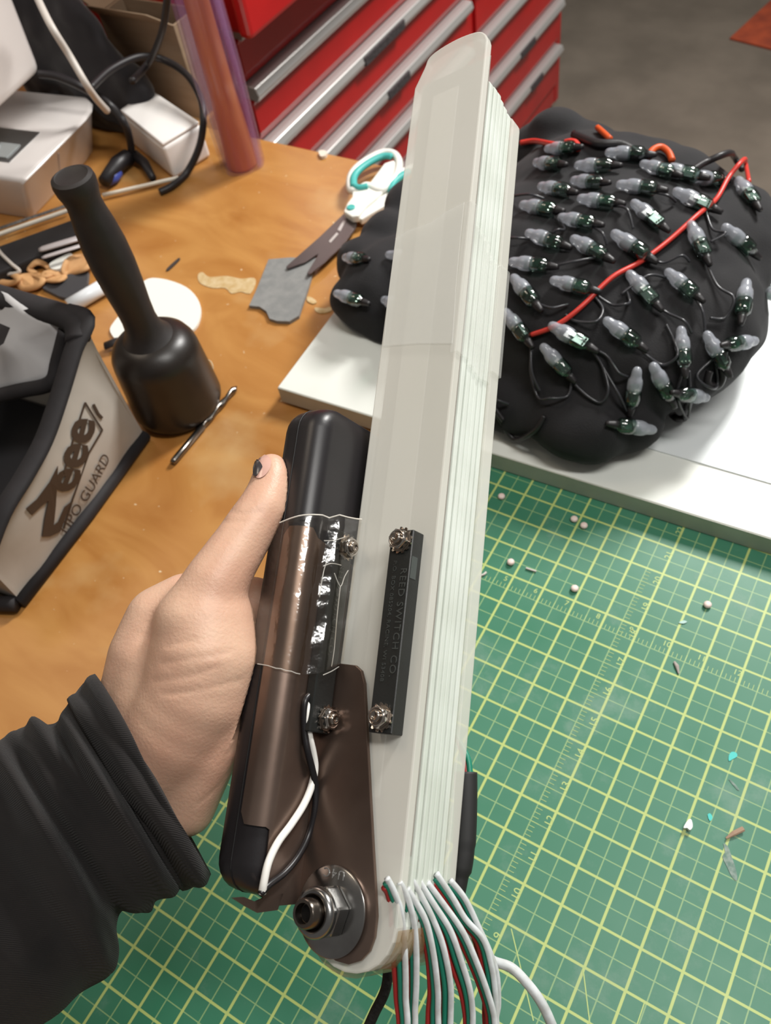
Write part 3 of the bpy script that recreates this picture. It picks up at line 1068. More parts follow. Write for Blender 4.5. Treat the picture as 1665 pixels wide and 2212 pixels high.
# ------------------------------------------------------------------ grey battery bag
M_BAG = pm('bag_silver', (182, 176, 168), .45, col2=(168, 162, 154), scale=18, bump=.12, bscale=12)
M_TRIM = pm('bag_trim', (36, 32, 34), .75, col2=(30, 27, 29), scale=80)
M_LOGO = pm('bag_print', (62, 48, 38), .6)
A, B = at_z(52, 1306, BT), at_z(317, 951, BT)
be = (B - A).normalized()
bo = Vector((be.y, -be.x, 0))                                  # out of the printed face
LEN = (B - A).length


def bag(u, v, z):                                              # u along the printed face, v inwards, z up
    return A + be * u - bo * v + Vector((0, 0, z))


def bulge(u, z):
    return .006 * math.sin(math.pi * min(max(u / LEN, 0), 1)) * math.sin(math.pi * min(max(z / .15, 0), 1))


def face(u, z):
    return bulge(u, z) + .0022 * noise.noise(Vector((u * 30, z * 22, 1.3)))


def bag_px(x, y):
    """picture point -> (u, z) on the printed face"""
    d = ray(x, y)
    t = (A - C).dot(bo) / d.dot(bo)
    q = C + d * t - A
    return q.dot(be), q.z - BT


bg = thing('battery_bag', A + be * LEN / 2 - bo * .08 + Vector((0, 0, 0)), 'open grey fireproof battery bag with black piping and printed logo', 'bag')
rim_px = ((-40, 1240), (0, 1112), (45, 1030), (88, 950), (128, 850), (160, 760), (186, 702))
rim = [bag_px(x, y) for x, y in rim_px]
rim = [(u, z) for u, z in rim]


def rim_z(u):
    if u <= rim[0][0]:
        return rim[0][1]
    for (u0, z0), (u1, z1) in zip(rim, rim[1:]):
        if u <= u1:
            return z0 + (z1 - z0) * (u - u0) / (u1 - u0)
    return rim[-1][1]


NU, NV = 26, 14
vs, fs = [], []
for i in range(NU + 1):
    u = LEN * i / NU
    for j in range(NV + 1):
        z = rim_z(u) * j / NV
        vs.append(bag(u, -face(u, z), z))
for i in range(NU):
    for j in range(NV):
        a = i * (NV + 1) + j
        fs.append([a, a + NV + 1, a + NV + 2, a + 1])
nv = len(vs)
vs += [v - bo * .002 for v in vs]
fs += [[q + nv for q in f[::-1]] for f in fs]
me = pydata('printed_face', vs, fs)
put('printed_face', me, M_BAG, bg, smooth=True)
DEP = .17
ztop = rim_z(LEN)
z0r = rim_z(0)
put('end_panel', prism('end_panel', [bag(LEN, 0, 0), bag(LEN, DEP, 0), bag(LEN, DEP, ztop + .01), bag(LEN, 0, ztop)], [bag(LEN - .003, 0, 0), bag(LEN - .003, DEP, 0), bag(LEN - .003, DEP, ztop + .01), bag(LEN - .003, 0, ztop)]), M_BAG, bg)
put('end_panel', prism('end_panel', [bag(0, 0, 0), bag(0, DEP, 0), bag(0, DEP, z0r), bag(0, 0, z0r)], [bag(.003, 0, 0), bag(.003, DEP, 0), bag(.003, DEP, z0r), bag(.003, 0, z0r)]), M_BAG, bg)
put('back_panel', prism('back_panel', [bag(0, DEP, 0), bag(LEN, DEP, 0), bag(LEN, DEP, ztop), bag(0, DEP, ztop)], [bag(0, DEP - .003, 0), bag(LEN, DEP - .003, 0), bag(LEN, DEP - .003, ztop), bag(0, DEP - .003, ztop)]), M_BAG, bg)
put('lining', prism('lining', [bag(.006, .006, .012), bag(LEN - .006, .006, .012), bag(LEN - .006, DEP - .006, .012), bag(.006, DEP - .006, .012)], [bag(.006, .006, .016), bag(LEN - .006, .006, .016), bag(LEN - .006, DEP - .006, .016), bag(.006, DEP - .006, .016)]), pm('bag_lining', (34, 33, 36), .9), bg)
put('base', prism('base', [bag(0, 0, 0.0004), bag(LEN, 0, .0004), bag(LEN, DEP, .0004), bag(0, DEP, .0004)], [bag(0, 0, .010), bag(LEN, 0, .010), bag(LEN, DEP, .010), bag(0, DEP, .010)], .002), M_TRIM, bg)
# black binding along bottom edge, corner and rim
put('binding', tube('binding', [bag(-.002, .0, .007), bag(LEN * .5, -.002, .007), bag(LEN + .001, 0, .007)], .0066, 8), M_TRIM, bg, smooth=True)
put('binding', tube('binding', spline([bag(u, -.001 - bulge(u, z), z + .001) for u, z in rim] + [bag(LEN + .004, .02, ztop + .004)], 5), .0095, 8, flat=.5), M_TRIM, bg, smooth=True)
put('binding', tube('binding', spline([bag(LEN * .93, -.002, ztop - .004), bag(LEN + .001, .012, ztop + .002), bag(LEN + .002, .06, ztop + .006), bag(LEN, .12, ztop + .012), bag(LEN, DEP, ztop + .012)], 5), .011, 8, flat=.6), M_TRIM, bg, smooth=True)
# grey lid, folded open and sagging into the mouth
lid_px = [((-60, 585), .165), ((40, 655), .158), ((118, 690), .150), ((142, 715), .140), ((125, 780), .118), ((108, 828), .105), ((40, 845), .100), ((-60, 868), .098)]
pts = [at_z(x, y, z + BT) for (x, y), z in lid_px]
cen = sum(pts, Vector()) / len(pts) + Vector((-.004, -.002, .006))
vs = [cen] + pts
fs = [[0, i, i % len(pts) + 1] for i in range(1, len(pts) + 1)]
me = pydata('lid_lining', vs, fs)
bm = bmesh.new()
bm.from_mesh(me)
bmesh.ops.subdivide_edges(bm, edges=bm.edges, cuts=3, use_grid_fill=True)
for v in bm.verts:
    v.co.z += .006 * noise.noise(v.co * 28)
bm.to_mesh(me)
bm.free()
o = put('lid_lining', me, pm('bag_lid_grey', (198, 196, 196), .45, col2=(184, 182, 182), scale=14), bg, smooth=True)
md = o.modifiers.new('thick', 'SOLIDIFY')
md.thickness = .002
put('binding', tube('binding', spline(pts[3:] , 5), .0065, 8), M_TRIM, bg, smooth=True)
put('patch', prism('patch', [at_z(x, y, .160) for x, y in ((-20, 690), (22, 708), (8, 742), (-20, 760))], [at_z(x, y, .1625) for x, y in ((-20, 690), (22, 708), (8, 742), (-20, 760))]), M_TRIM, bg)


def on_bag(px, proud=.0008, thick=.0006):
    lo, hi = [], []
    for x, y in px:
        u, z = bag_px(x, y)
        lo.append(bag(u, -face(u, z) - proud, z))
        hi.append(bag(u, -face(u, z) - proud - thick, z))
    return lo, hi


def logo_piece(px, proud=.0007):
    lo, hi = on_bag(px, proud)
    put('logo_print', prism('logo_print', lo, hi), M_LOGO, bg)


# the big Z, the outlined bar of three e's and the two small end ticks
logo_piece(((47, 1098), (60, 1112), (82, 1092), (96, 1082), (90, 1120), (86, 1160), (104, 1160), (128, 1150), (147, 1085), (134, 1096), (122, 1128), (112, 1136), (114, 1096), (112, 1052), (112, 1006), (96, 1040), (70, 1078)))


def poly_line(px, wd):
    for a, b in zip(px, px[1:]):
        a, b = Vector((*a, 0)), Vector((*b, 0))
        d = (b - a).normalized()
        s = Vector((-d.y, d.x, 0)) * wd / 2
        logo_piece([(p.x, p.y) for p in (a - s, b - s, b + s, a + s)])


poly_line(((126, 1020), (148, 946), (180, 872), (196, 900), (214, 930), (182, 978), (150, 1080), (136, 1144)), 3.2)
poly_line(((198, 876), (207, 896), (215, 905)), 6)
zx, zy = Vector(), Vector()


def bag_text(s, size_px, p0, p1, proud=.0011, spacing=1.0, weight=0.0, stretch=1.0, shear=0.0):
    """text set on the printed face from picture point p0 towards p1"""
    u0, z0 = bag_px(*p0)
    u1, z1 = bag_px(*p1)
    d = Vector((u1 - u0, z1 - z0))
    ln = d.length
    d.normalize()
    ax = be * d.x + Vector((0, 0, d.y))
    ay = be * (-d.y) + Vector((0, 0, d.x))
    me = text_mesh(s, 1.0, Vector((1, 0, 0)), Vector((0, 1, 0)), Vector((0, 0, 1)), Vector(), .0, spacing, weight=weight, shear=shear)
    xs = [v.co.x for v in me.vertices]
    k = ln / (max(xs) - min(xs))
    mn = min(xs)
    for v in me.vertices:
        x, y = (v.co.x - mn) * k, v.co.y * size_px
        u, z = u0 + d.x * x - d.y * y, z0 + d.y * x + d.x * y
        v.co = bag(u, -face(u, z) - proud, z)
    return put('printed_lettering', me, M_LOGO, bg)


bag_text('eee', .056, (146, 1068), (200, 912), weight=.03, shear=-.15)
bag_text('LIPO GUARD', .020, (146, 1156), (232, 992))
# carrying handle / crumpled strap corner at the bottom left
put('binding', tube('binding', spline([bag(-.004, .0, .0076), bag(-.012, .03, .0076), bag(-.012, .08, .0076), bag(-.006, DEP, .0076)], 5), .007, 8), M_TRIM, bg, smooth=True)

# ------------------------------------------------------------------ the folded fan of light-up blades
M_GUARD = pm('blade_frosted', (248, 246, 238), .30, clear=.42, col2=(243, 242, 232), scale=9, coat=.25)
M_BLADE_F = pm('blade_edge_white', (226, 232, 224), .34, col2=(212, 218, 208), scale=30, stretch=(1, 1, 1), coat=.2)
M_STRIP = pm('led_strip_white', (250, 249, 246), .5)
M_CLEAR = pm('clear_sleeve', (250, 250, 246), .10, clear=.84, coat=.8)
M_TAPE = film('clear_tape', .09, .13, (246, 242, 236), .6, 110, .30)
M_SWITCH = pm('switch_black', (34, 36, 35), .42, col2=(28, 30, 29), scale=60, bump=.05, bscale=900)
M_SWTEXT = pm('switch_lettering', (64, 67, 65), .45)
M_CHROME = pm('nut_chrome', (196, 190, 184), .16, metal=1.0)
M_SCREW = pm('screw_steel', (170, 160, 150), .22, metal=1.0)

fan = thing('led_fan', dev(.023, -.019, 0), 'folded fan of milky white plastic blades held upright by a bare hand', 'fan')


def blade_outline(w0, w1, lb, lt_left, lt_right, rad=.004, rr=.004):
    """blade end: round foot about the pivot, slanted top with rounded corners"""
    c = (w0 + w1) / 2
    hw = (w1 - w0) / 2
    pts = []
    for i in range(13):
        a = math.pi + math.pi * i / 12
        pts.append((c + hw * math.cos(a), lb + .016 + hw * .9 * math.sin(a) * 1.0))
    for i in range(6):
        a = math.pi / 2 * i / 5
        pts.append((w1 - rr + rr * math.cos(a), lt_right - rr + rr * math.sin(a)))
    for i in range(6):
        a = math.pi / 2 + math.pi / 2 * i / 5
        pts.append((w0 + rad + rad * math.cos(a), lt_left - rad + rad * math.sin(a)))
    return pts


GT = .0052                                        # guard thickness
# front guard: the slanted rounded tip is traced on its own plane
tip = [on_n(x, y, 0) for x, y in ((1052, 84), (1047, 72), (1032, 68), (1000, 78), (968, 94), (940, 112), (924, 128), (917, 146))]
gl_ = [(p.x, p.y) for p in spline([Vector((w, l, 0)) for w, _, l in tip] + [Vector((.0002, tip[-1][2] - .012, 0))], 4)]
FT = -.0125
foot = [(c, l) for c, l in blade_outline(.0, .046, FT, 0, 0)[:13]]
gout = foot + [(.046, gl_[0][1] - .004)] + gl_ + [(.0, gl_[-1][1] - .010)]
g = put('front_guard', dev_prism('front_guard', gout, -GT, 0, .0008, 2), M_GUARD, fan)
st = put('led_strip', dev_box('led_strip', .0095, .0265, -GT - .0012, -GT - .0002, .05, .424, .0003, 1), M_STRIP, fan)
put('backing_sheet', dev_box('backing_sheet', .0008, .0452, -GT - .0014, -GT - .00125, .03, .436), pm('backing_beige', (172, 166, 158), .6), fan)
# inner blades
tops = [(1052, 100), (1064, 168), (1073, 180), (1079, 192), (1086, 206), (1093, 222), (1102, 237)]
n_cur = -GT - .0014
BLT = .0033
blades = []
for i, (tx, ty) in enumerate(tops[1:]):
    n1 = n_cur - .0009
    n0 = n1 - BLT
    w1 = .046 + random.uniform(-.0006, .0007)
    w, _, l = on_n(tx, ty, n1)
    ol = blade_outline(.0005 + random.uniform(-.0004, .0004), w1, FT, l - .012, l, .004, .0035)
    b = put('blade', dev_prism('blade', ol, n0, n1, .0006, 2), M_BLADE_F, fan)
    blades.append((w1, n0, n1, l))
    n_cur = n0
n1 = n_cur - .0003
RN0, RN1 = n1 - .0085, n1
w, _, l = on_n(1122, 240, RN1)
ol = blade_outline(.0, .0468, FT, l - .004, l, .006, .006)
put('rear_guard', dev_prism('rear_guard', ol, RN0, RN1, .0010, 2), M_GUARD, fan)
STACK = RN0

# clear plastic sleeves slid over the blades about a third of the way down
fr_px = ((855, 513), (878, 498), (905, 489), (935, 477), (965, 455), (1003, 436), (994, 520), (985, 620), (977, 742), (900, 742), (828, 748), (838, 640))
sl = [on_n(x, y, .0008) for x, y in fr_px]
o = put('clear_sleeve', dev_prism('clear_sleeve', [(w_, l_) for w_, _, l_ in sl], .0004, .0010, .0002, 1), M_CLEAR, fan)
stp = [(1006, 438, 760), (1020, 490, 772), (1030, 508, 790), (1040, 522, 805), (1052, 545, 815), (1068, 560, 818), (1076, 566, 822), (1100, 568, 800)]
layers = [(.0460, -GT, 0.0, 0)] + blades + [(.0468, RN0, RN1, 0)]
for (xx, ya, yb), (w1, n0, n1, _) in zip(stp, layers):
    la = on_n(xx, ya, n1)[2]
    lb_ = on_n(xx - 20, yb, n1)[2]
    put('clear_sleeve', dev_box('clear_sleeve', w1 - .003, w1 + .0013 + random.uniform(0, .0008), n0 + .0003, n1 - .0001 + random.uniform(0, .0006), lb_, la, .0005, 2), M_CLEAR, fan)
# clear packing tape bound round the foot of the stack
vs, fs = [], []
foot = blade_outline(-.0006, .0474, FT - .0006, 0, 0)[:13]
for wv, lv in foot:
    vs += [dev(wv, .0004, lv), dev(wv, STACK - .0005, lv)]
for i in range(12):
    fs.append([2 * i, 2 * i + 1, 2 * i + 3, 2 * i + 2])
put('foot_tape', pydata('foot_tape', vs, fs), pm('tape_amber', (176, 138, 96), .2, clear=.45, bump=.4, bscale=70), fan, smooth=True)

# magnetic switch block on the guard with raised lettering
sb = put('switch_block', dev_box('switch_block', .0272, .0395, .0002, .0085, .0765, .1648, .0004, 1), M_SWITCH, fan)
put('raised_lettering', text_mesh('REED SWITCH CO.', .0046, -WL, WW, WN, dev(.0350, .0085, .1475), .00025, 1.12, stretch=1.12), M_SWTEXT, sb)
put('raised_lettering', text_mesh('P.O. BOX 085204, RACINE, WI 53408', .0026, -WL, WW, WN, dev(.0306, .0085, .151), .0002, 1.05, stretch=1.22), M_SWTEXT, sb)
put('side_sticker', dev_box('side_sticker', .0395, .0397, .0035, .0078, .143, .153), pm('sticker_grey', (70, 76, 74), .5), sb)


def star_nut(center, axis, parent, r=.0050, h=.0030, twist=0.0, part='lock_nut'):
    ref = WL if abs(axis.dot(WL)) < .8 else WW
    ref = (ref - axis * ref.dot(axis)).normalized()
    t = axis.cross(ref)
    # toothed washer
    ring0, ring1 = [], []
    K = 13
    for i in range(K * 4):
        a = 2 * math.pi * i / (K * 4)
        rad = r * (1.24 if i % 4 < 2 else 1.06)
        lift = .0004 if i % 4 < 2 else 0
        p = center + (ref * math.cos(a) + t * math.sin(a)) * rad
        ring0.append(p + axis * (.0001 + lift * .6))
        ring1.append(p + axis * (.0007 + lift))
    nut_lo = [center + (ref * math.cos(a) + t * math.sin(a)) * r for a in [2 * math.pi * i / 6 + twist for i in range(6)]]
    nut = put(part, bevelled(prism('lock_nut', [p + axis * .0007 for p in nut_lo], [p + axis * (.0007 + h) for p in nut_lo]), .0004, 2), M_CHROME, parent)
    put('star_washer', prism('star_washer', ring0, ring1), M_SCREW, nut)
    put('screw_end', lathe('screw_end', [(.0027, 0), (.0027, h + .0020), (.0024, h + .0026), (.0014, h + .0027), (.0011, h + .0020), (0, h + .0020)], center, axis, 20), M_SCREW, nut, smooth=True)
    put('collar_ring', lathe('collar_ring', [(.0042, h + .0003), (.0042, h + .0011), (.0038, h + .0014), (.0031, h + .0010), (.0031, h + .0004)], center, axis, 24), M_CHROME, nut, smooth=True)
    return nut


star_nut(dev(.0335, .0085, .1600), WN, fan, twist=.3)
star_nut(dev(.0335, .0085, .0830), WN, fan, twist=.1)

# three-strand ribbon leads coming out of the blade edges at the foot
M_WWHITE = pm('wire_white', (218, 222, 224), .4, col2=(196, 198, 196), scale=160)
M_WGREEN = pm('wire_green', (32, 128, 104), .4)
M_WRED = pm('wire_red', (168, 42, 40), .4)


def c8(x, y):
    return 750 + x / 3.33, 1550 + y / 3.33


leads = [((285, 1155), (330, 1240), (380, 1370), (405, 1550), (418, 1800), (420, 2010), (418, 2300)),
         ((375, 1180), (430, 1290), (475, 1450), (495, 1650), (497, 1900), (488, 2080), (470, 2300)),
         ((430, 1230), (500, 1340), (570, 1480), (620, 1700), (650, 1950), (652, 2100), (646, 2300)),
         ((455, 1150), (540, 1300), (620, 1460), (690, 1650), (740, 1900), (745, 2080), (735, 2300)),
         ((515, 1175), (620, 1340), (740, 1530), (820, 1750), (880, 1950), (902, 2120), (906, 2300)),
         ((575, 1185), (690, 1340), (830, 1540), (930, 1760), (1010, 1980), (1052, 2130), (1082, 2300)),
         ((640, 1120), (760, 1300), (850, 1450), (980, 1600), (1040, 1800), (1066, 2000), (1094, 2300)),
         ((740, 1170), (850, 1310), (950, 1520), (1030, 1700), (1075, 1850), (1086, 2050), (1078, 2300))]
for i, path in enumerate(leads):
    nb = -.003 - .0046 * i
    base_d = (R @ (dev(.046, nb, .02) - C)).z
    cable_part = None
    for k, (mt, nm) in enumerate(((M_WWHITE, 'white_strand'), (M_WGREEN, 'green_strand'), (M_WRED, 'red_strand'))):
        pts = []
        for j, (x, y) in enumerate(path):
            px_, py_ = c8(x, y)
            f = min(1, j / 3)
            fanout = (.35 + .65 * f)
            drift = 1 + .35 * math.sin(1.7 * i + j * .6) * f
            pts.append(at_d(px_ - (9.5 * k) * fanout * drift, py_ + (10 * k if j == 0 else 6 * k * (1 - f)), base_d - .0045 + .0010 * j + (.0008 + .0010 * f) * k))
        a_, b_ = pts[-2], pts[-1]
        pts.append(b_ + (b_ - a_) * 1.3 + Vector((.004 * (i - 3.5), 0, -.012)))
        pts.append(pts[-1] + (b_ - a_) * 1.2 + Vector((.008 * (i - 3.5), -.01, -.035)))
        me = tube(nm, spline(pts, 7), .00132, 8)
        if k == 0:
            cable_part = put('ribbon_lead', me, mt, fan, smooth=True)
        else:
            put(nm, me, mt, cable_part, smooth=True)
p9 = [c8(x, y) for x, y in ((700, 1300), (850, 1480), (960, 1640), (1040, 1745), (1180, 1800), (1300, 1920), (1400, 2060), (1478, 2230), (1540, 2400), (1560, 2600), (1540, 2800))]
put('main_lead', tube('main_lead', spline([at_d(x, y, (.402, .406, .404, .400, .396, .394, .393, .395, .402, .415, .43)[j]) for j, (x, y) in enumerate(p9)], 7), .0024, 10), M_WWHITE, fan, smooth=True)
# heat-shrink bundle on the back edge with the red and green wires
NB = STACK - .0045
hs = [on_n(x, y, NB) for x, y in ((1006, 1668), (1006, 1720), (1004, 1790), (1000, 1850), (990, 1905), (985, 1930))]
o = put('heat_shrink', tube('heat_shrink', spline([dev(*p) for p in hs], 6), [.0052] * 16 + [.0048] * 6 + [.0040] * 9, 14, flat=.75), pm('heat_shrink_black', (30, 30, 30), .6), fan, smooth=True)
for dx, mt, nm in ((0, M_WRED, 'red_wire'), (8, M_WGREEN, 'green_wire')):
    q = [on_n(x, y, NB) for x, y in ((984, 1588), (994 + dx * .3, 1610), (1003 + dx, 1640), (1007 + dx, 1672))]
    put(nm, tube(nm, spline([dev(*p) for p in q], 6), .0014, 8), mt, fan, smooth=True)
cd = [at_d(x, y, .392) for x, y in ((838, 2085), (836, 2120), (828, 2150), (808, 2190), (788, 2240), (772, 2310), (768, 2420), (790, 2540))]
o = put('wrist_cord', tube('wrist_cord', spline(cd, 10), .0024, 10), pm('braid_black', (42, 40, 38), .8, col2=(22, 21, 21), scale=420, bump=.8, bscale=420), fan, smooth=True)

# ------------------------------------------------------------------ power bank
M_BANK = pm('bank_black', (35, 32, 34), .36, col2=(31, 29, 31), scale=30, bump=.03, bscale=1500)
pb = thing('power_bank', dev(-.018, -.003, .004), 'long matt black power bank with rounded ends gripped in the palm', 'power bank')
BW0, BW1, BN0, BN1, BL0, BL1 = -.0325, -.0048, -.036, .0302, .006, .2265


def rrect(w0, w1, n0, n1, r, k=7):
    out = []
    for cx, cy, a0 in ((w1 - r, n1 - r, 0), (w0 + r, n1 - r, 90), (w0 + r, n0 + r, 180), (w1 - r, n0 + r, 270)):
        for i in range(k):
            a = math.radians(a0 + 90 * i / (k - 1))
            out.append((cx + r * math.cos(a), cy + r * math.sin(a)))
    return out


def loft(name, rings):
    k = len(rings[0])
    vs = [v for r in rings for v in r]
    fs = [list(range(k))[::-1], list(range((len(rings) - 1) * k, len(rings) * k))]
    for i in range(len(rings) - 1):
        for j in range(k):
            fs.append([i * k + j, i * k + (j + 1) % k, (i + 1) * k + (j + 1) % k, (i + 1) * k + j])
    return pydata(name, vs, fs)


rings = []
ER = .013
stations = [(BL0 + ER - ER * math.cos(a), ER - ER * math.sin(a)) for a in [math.radians(q) for q in range(0, 91, 15)]]
stations += [(BL1 - ER + ER * math.sin(a), ER - ER * math.cos(a)) for a in [math.radians(q) for q in range(0, 91, 15)]]
for l, ins in stations:
    f = ins / ER
    rn = rrect(BW0 + ins * .45, BW1 - ins * .45, BN0 + ins * 1.0, BN1 - ins * 1.0, max(.0092 - ins * .35, .002))
    rings.append([dev(w, n, l) for w, n in rn])
put('shell', loft('shell', rings), M_BANK, pb, smooth=True)
# parting line round the shell
sv = []
mid = -.0195
for l, ins in stations:
    sv.append(dev(mid, BN1 - ins * 1.0 + .0001, l))
for l, ins in stations[::-1]:
    sv.append(dev(mid, BN0 + ins * 1.0 - .0001, l))
put('parting_line', tube('parting_line', sv, .00032, 6, closed=True), pm('parting_dark', (12, 11, 12), .6), pb)

# ------------------------------------------------------------------ steel handle bracket
M_BRK = pm('bracket_steel', (138, 119, 108), .34, metal=.85, col2=(108, 91, 82), scale=14, bump=.06, bscale=60, stretch=(1, 1, 1))
hb = thing('handle_bracket', dev(.0, .01, .0), 'dark folded steel bracket bolted to the foot of the fan around the power bank', 'bracket')
TK = .0010


def sheet(name, prof, l_of, nseg=24):
    """bent sheet: prof is a line of (w, n); l_of(i) gives its lower and upper end at that station"""
    k = len(prof)
    nrm = []
    for i in range(k):
        a, b = Vector(prof[max(i - 1, 0)]), Vector(prof[min(i + 1, k - 1)])
        t = (b - a).normalized()
        nrm.append(Vector((-t.y, t.x)))
    vs, fs = [], []
    for side in (0, 1):
        for i, (w, n) in enumerate(prof):
            l0, l1 = l_of(i)
            q = Vector((w, n)) + nrm[i] * TK * side
            vs += [dev(q.x, q.y, l0), dev(q.x, q.y, l1)]
    for i in range(k - 1):
        a = 2 * i
        fs.append([a, a + 2, a + 3, a + 1])
        b = a + 2 * k
        fs.append([b, b + 1, b + 3, b + 2])
        fs.append([a, b, b + 2, a + 2])
        fs.append([a + 1, a + 3, b + 3, b + 1])
    fs += [[0, 1, 2 * k + 1, 2 * k], [2 * k - 2, 4 * k - 2, 4 * k - 1, 2 * k - 1]]
    return pydata(name, vs, fs)


WALL = -.0035
RB = .0078
LT = .1635
prof = [(-.0168, BN1 + .0004), (-.014, BN1 + .0004), (WALL - TK - RB, BN1 + .0004)]
for i in range(1, 9):
    a = math.pi / 2 * i / 8
    prof.append((WALL - TK - RB + RB * math.sin(a), BN1 + .0004 - RB + RB * math.cos(a)))
prof.append((WALL - TK, .012))
prof.append((WALL - TK, .0045))
prof.append((WALL - TK, -.004))
nf = 8


def l_of(i):
    if i == 0:
        return .0385, LT - .004
    if i < nf:
        return .034, LT
    if i == nf:
        return .033, LT
    return .0035, LT - .002 * (i - nf)


o = put('channel', sheet('channel', prof, l_of), M_BRK, hb)
smooth_by_angle(o, 40)
# pivot arm lying on the fan's front face
arm_px = ((768, 1437), (780, 1448), (787, 1475), (790, 1530), (793, 1600), (798, 1700), (805, 1830), (811, 1930), (813, 1980), (808, 2025), (797, 2056), (778, 2076), (752, 2084), (724, 2076), (698, 2055), (674, 2025), (655, 1985))
AN = .0030
arm = [on_n(x, y, AN) for x, y in arm_px]
arm = [(w, l) for w, _, l in arm]
arm += [(-.0040, arm[-1][1] + .004), (-.0044, .05), (-.0044, .078), (-.0040, arm[0][1] + .001)]
o = put('pivot_arm', dev_prism('pivot_arm', arm, AN - .0018, AN, .0004, 2), M_BRK, hb)
# small turned-out tab at the bottom corner
tabp = [on_w(x, y, WALL) for x, y in ((640, 1965), (560, 1968), (505, 1942), (520, 1938), (560, 1955))]
vs = [dev(*on_w(x, y, WALL)) for x, y in ((612, 1930), (600, 1966), (556, 1972), (530, 1958), (502, 1940), (528, 1938), (552, 1948), (574, 1938))]
put('turned_tab', prism('turned_tab', vs, [v - WW * .0009 for v in vs]), M_BRK, hb)

# second switch block on the inside wall
s2 = put('switch_block', dev_box('switch_block', WALL + .0002, WALL + .0052, .0035, .0165, .0740, .1655, .0006, 2), M_SWITCH, hb)
put('raised_lettering', text_mesh('REED SWITCH CO.', .0042, -WL, -WN, WW, dev(WALL + .0052, .0112, .150), .0002, 1.1, stretch=1.1), M_SWTEXT, s2)
star_nut(dev(WALL + .0052, .0085, .1585), WW, hb, twist=.2)
star_nut(dev(WALL + .0052, .0065, .0805), WW, hb, twist=.5)

# pivot bolt: fender washer with stamped characters, lock nut, bolt end
M_ZINC = pm('zinc_plate', (168, 168, 166), .24, metal=1.0, col2=(140, 138, 136), scale=45, bump=.08, bscale=120)
pc0 = dev(.0160, AN, .0045)
pv = put('pivot_washer', lathe('pivot_washer', [(.005, 0), (.0172, 0), (.0176, .0005), (.0176, .0016), (.0170, .0021), (.007, .0021)], pc0, WN, 72), M_ZINC, hb)
smooth_by_angle(pv, 40)
put('stamped_lettering', text_mesh('U4C', .0052, -WW, -WL, WN, dev(.0215, AN + .0021, .0205), .0002, 1.3), pm('stamp_pale', (205, 205, 204), .3, metal=.9), pv)
r6 = [2 * math.pi * i / 6 + .25 for i in range(6)]
lo = [pc0 + (WW * math.cos(a) + WL * math.sin(a)) * .0108 + WN * .0021 for a in r6]
hi = [p + WN * .0078 for p in lo]
nut = put('hex_nut', bevelled(prism('hex_nut', lo, hi), .0012, 2), M_ZINC, hb)
o = put('nylon_collar', lathe('nylon_collar', [(.0098, .0099), (.0098, .0122), (.0090, .0136), (.0074, .0140), (.0066, .0132), (.0066, .0100)], pc0, WN, 48), M_ZINC, nut, smooth=True)
o = put('bolt_end', lathe('bolt_end', [(.0058, .009), (.0058, .0182), (.0052, .0190), (.0040, .0190), (.0036, .0160), (.0, .0158)], pc0, WN, 40), pm('bolt_dark', (120, 112, 104), .25, metal=1.0), nut)
smooth_by_angle(o, 40)
put('bolt_bore', lathe('bolt_bore', [(.0034, .0161), (.0, .0161)], pc0, WN, 24), pm('bore_dark', (22, 20, 20), .6), nut)

# clear tape wrapped over bracket and bank: follows the channel, crinkled
tprof = [(-.026, BN1 + .0010), (-.020, BN1 + .0022), (-.014, BN1 + .0022), (WALL - RB, BN1 + .0022)]
for i in range(1, 7):
    a = math.pi / 2 * i / 6
    tprof.append((WALL - RB + (RB + .0012) * math.sin(a), BN1 + .0010 - RB + (RB + .0012) * math.cos(a)))
tprof += [(WALL + .0016, .019), (WALL + .0063, .0175), (WALL + .0068, .012), (WALL + .0070, .006), (WALL + .0068, .002)]
lts = [.162, .165, .1665, .167, .1675, .168, .1685, .169, .1695, .170, .170, .1715, .172, .173, .174]
lbs = [.100, .100, .0995, .099, .0985, .0985, .098, .098, .0975, .0975, .098, .099, .101, .104, .107]
NL = 90
vs, fs = [], []
for i, (w, n) in enumerate(tprof):
    for j in range(NL + 1):
        l = lbs[i] + (lts[i] - lbs[i]) * j / NL
        wr = .0004 * noise.noise(Vector((i * .5, l * 60, .3))) + (.0009 * noise.noise(Vector((i * .8, l * 130, 5))) if i > 9 else 0)
        vs.append(dev(w + wr * .7 + .0004, n + wr * .7 + .0002, l))
for i in range(len(tprof) - 1):
    for j in range(NL):
        a = i * (NL + 1) + j
        fs.append([a, a + 1, a + NL + 2, a + NL + 1])
put('clear_tape', pydata('clear_tape', vs, fs), M_TAPE, hb, smooth=True)
# bright torn upper edge of the tape
put('tape_edge', tube('tape_edge', [dev(w + .0006, n + .0004, lts[i]) for i, (w, n) in enumerate(tprof)][1:], .00035, 5), pm('tape_edge_white', (226, 220, 210), .3), hb)

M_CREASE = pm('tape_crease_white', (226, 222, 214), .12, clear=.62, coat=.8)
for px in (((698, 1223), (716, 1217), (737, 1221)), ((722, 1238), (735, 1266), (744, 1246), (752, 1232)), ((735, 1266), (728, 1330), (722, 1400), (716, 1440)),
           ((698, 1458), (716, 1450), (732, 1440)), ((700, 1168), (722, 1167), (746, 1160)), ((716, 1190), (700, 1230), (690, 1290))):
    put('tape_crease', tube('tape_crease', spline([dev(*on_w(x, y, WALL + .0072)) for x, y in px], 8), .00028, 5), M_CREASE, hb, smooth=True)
put('tape_edge', tube('tape_edge', [dev(w + .0006, n + .0004, lbs[i]) for i, (w, n) in enumerate(tprof)][1:10], .00025, 5), M_CREASE, hb)

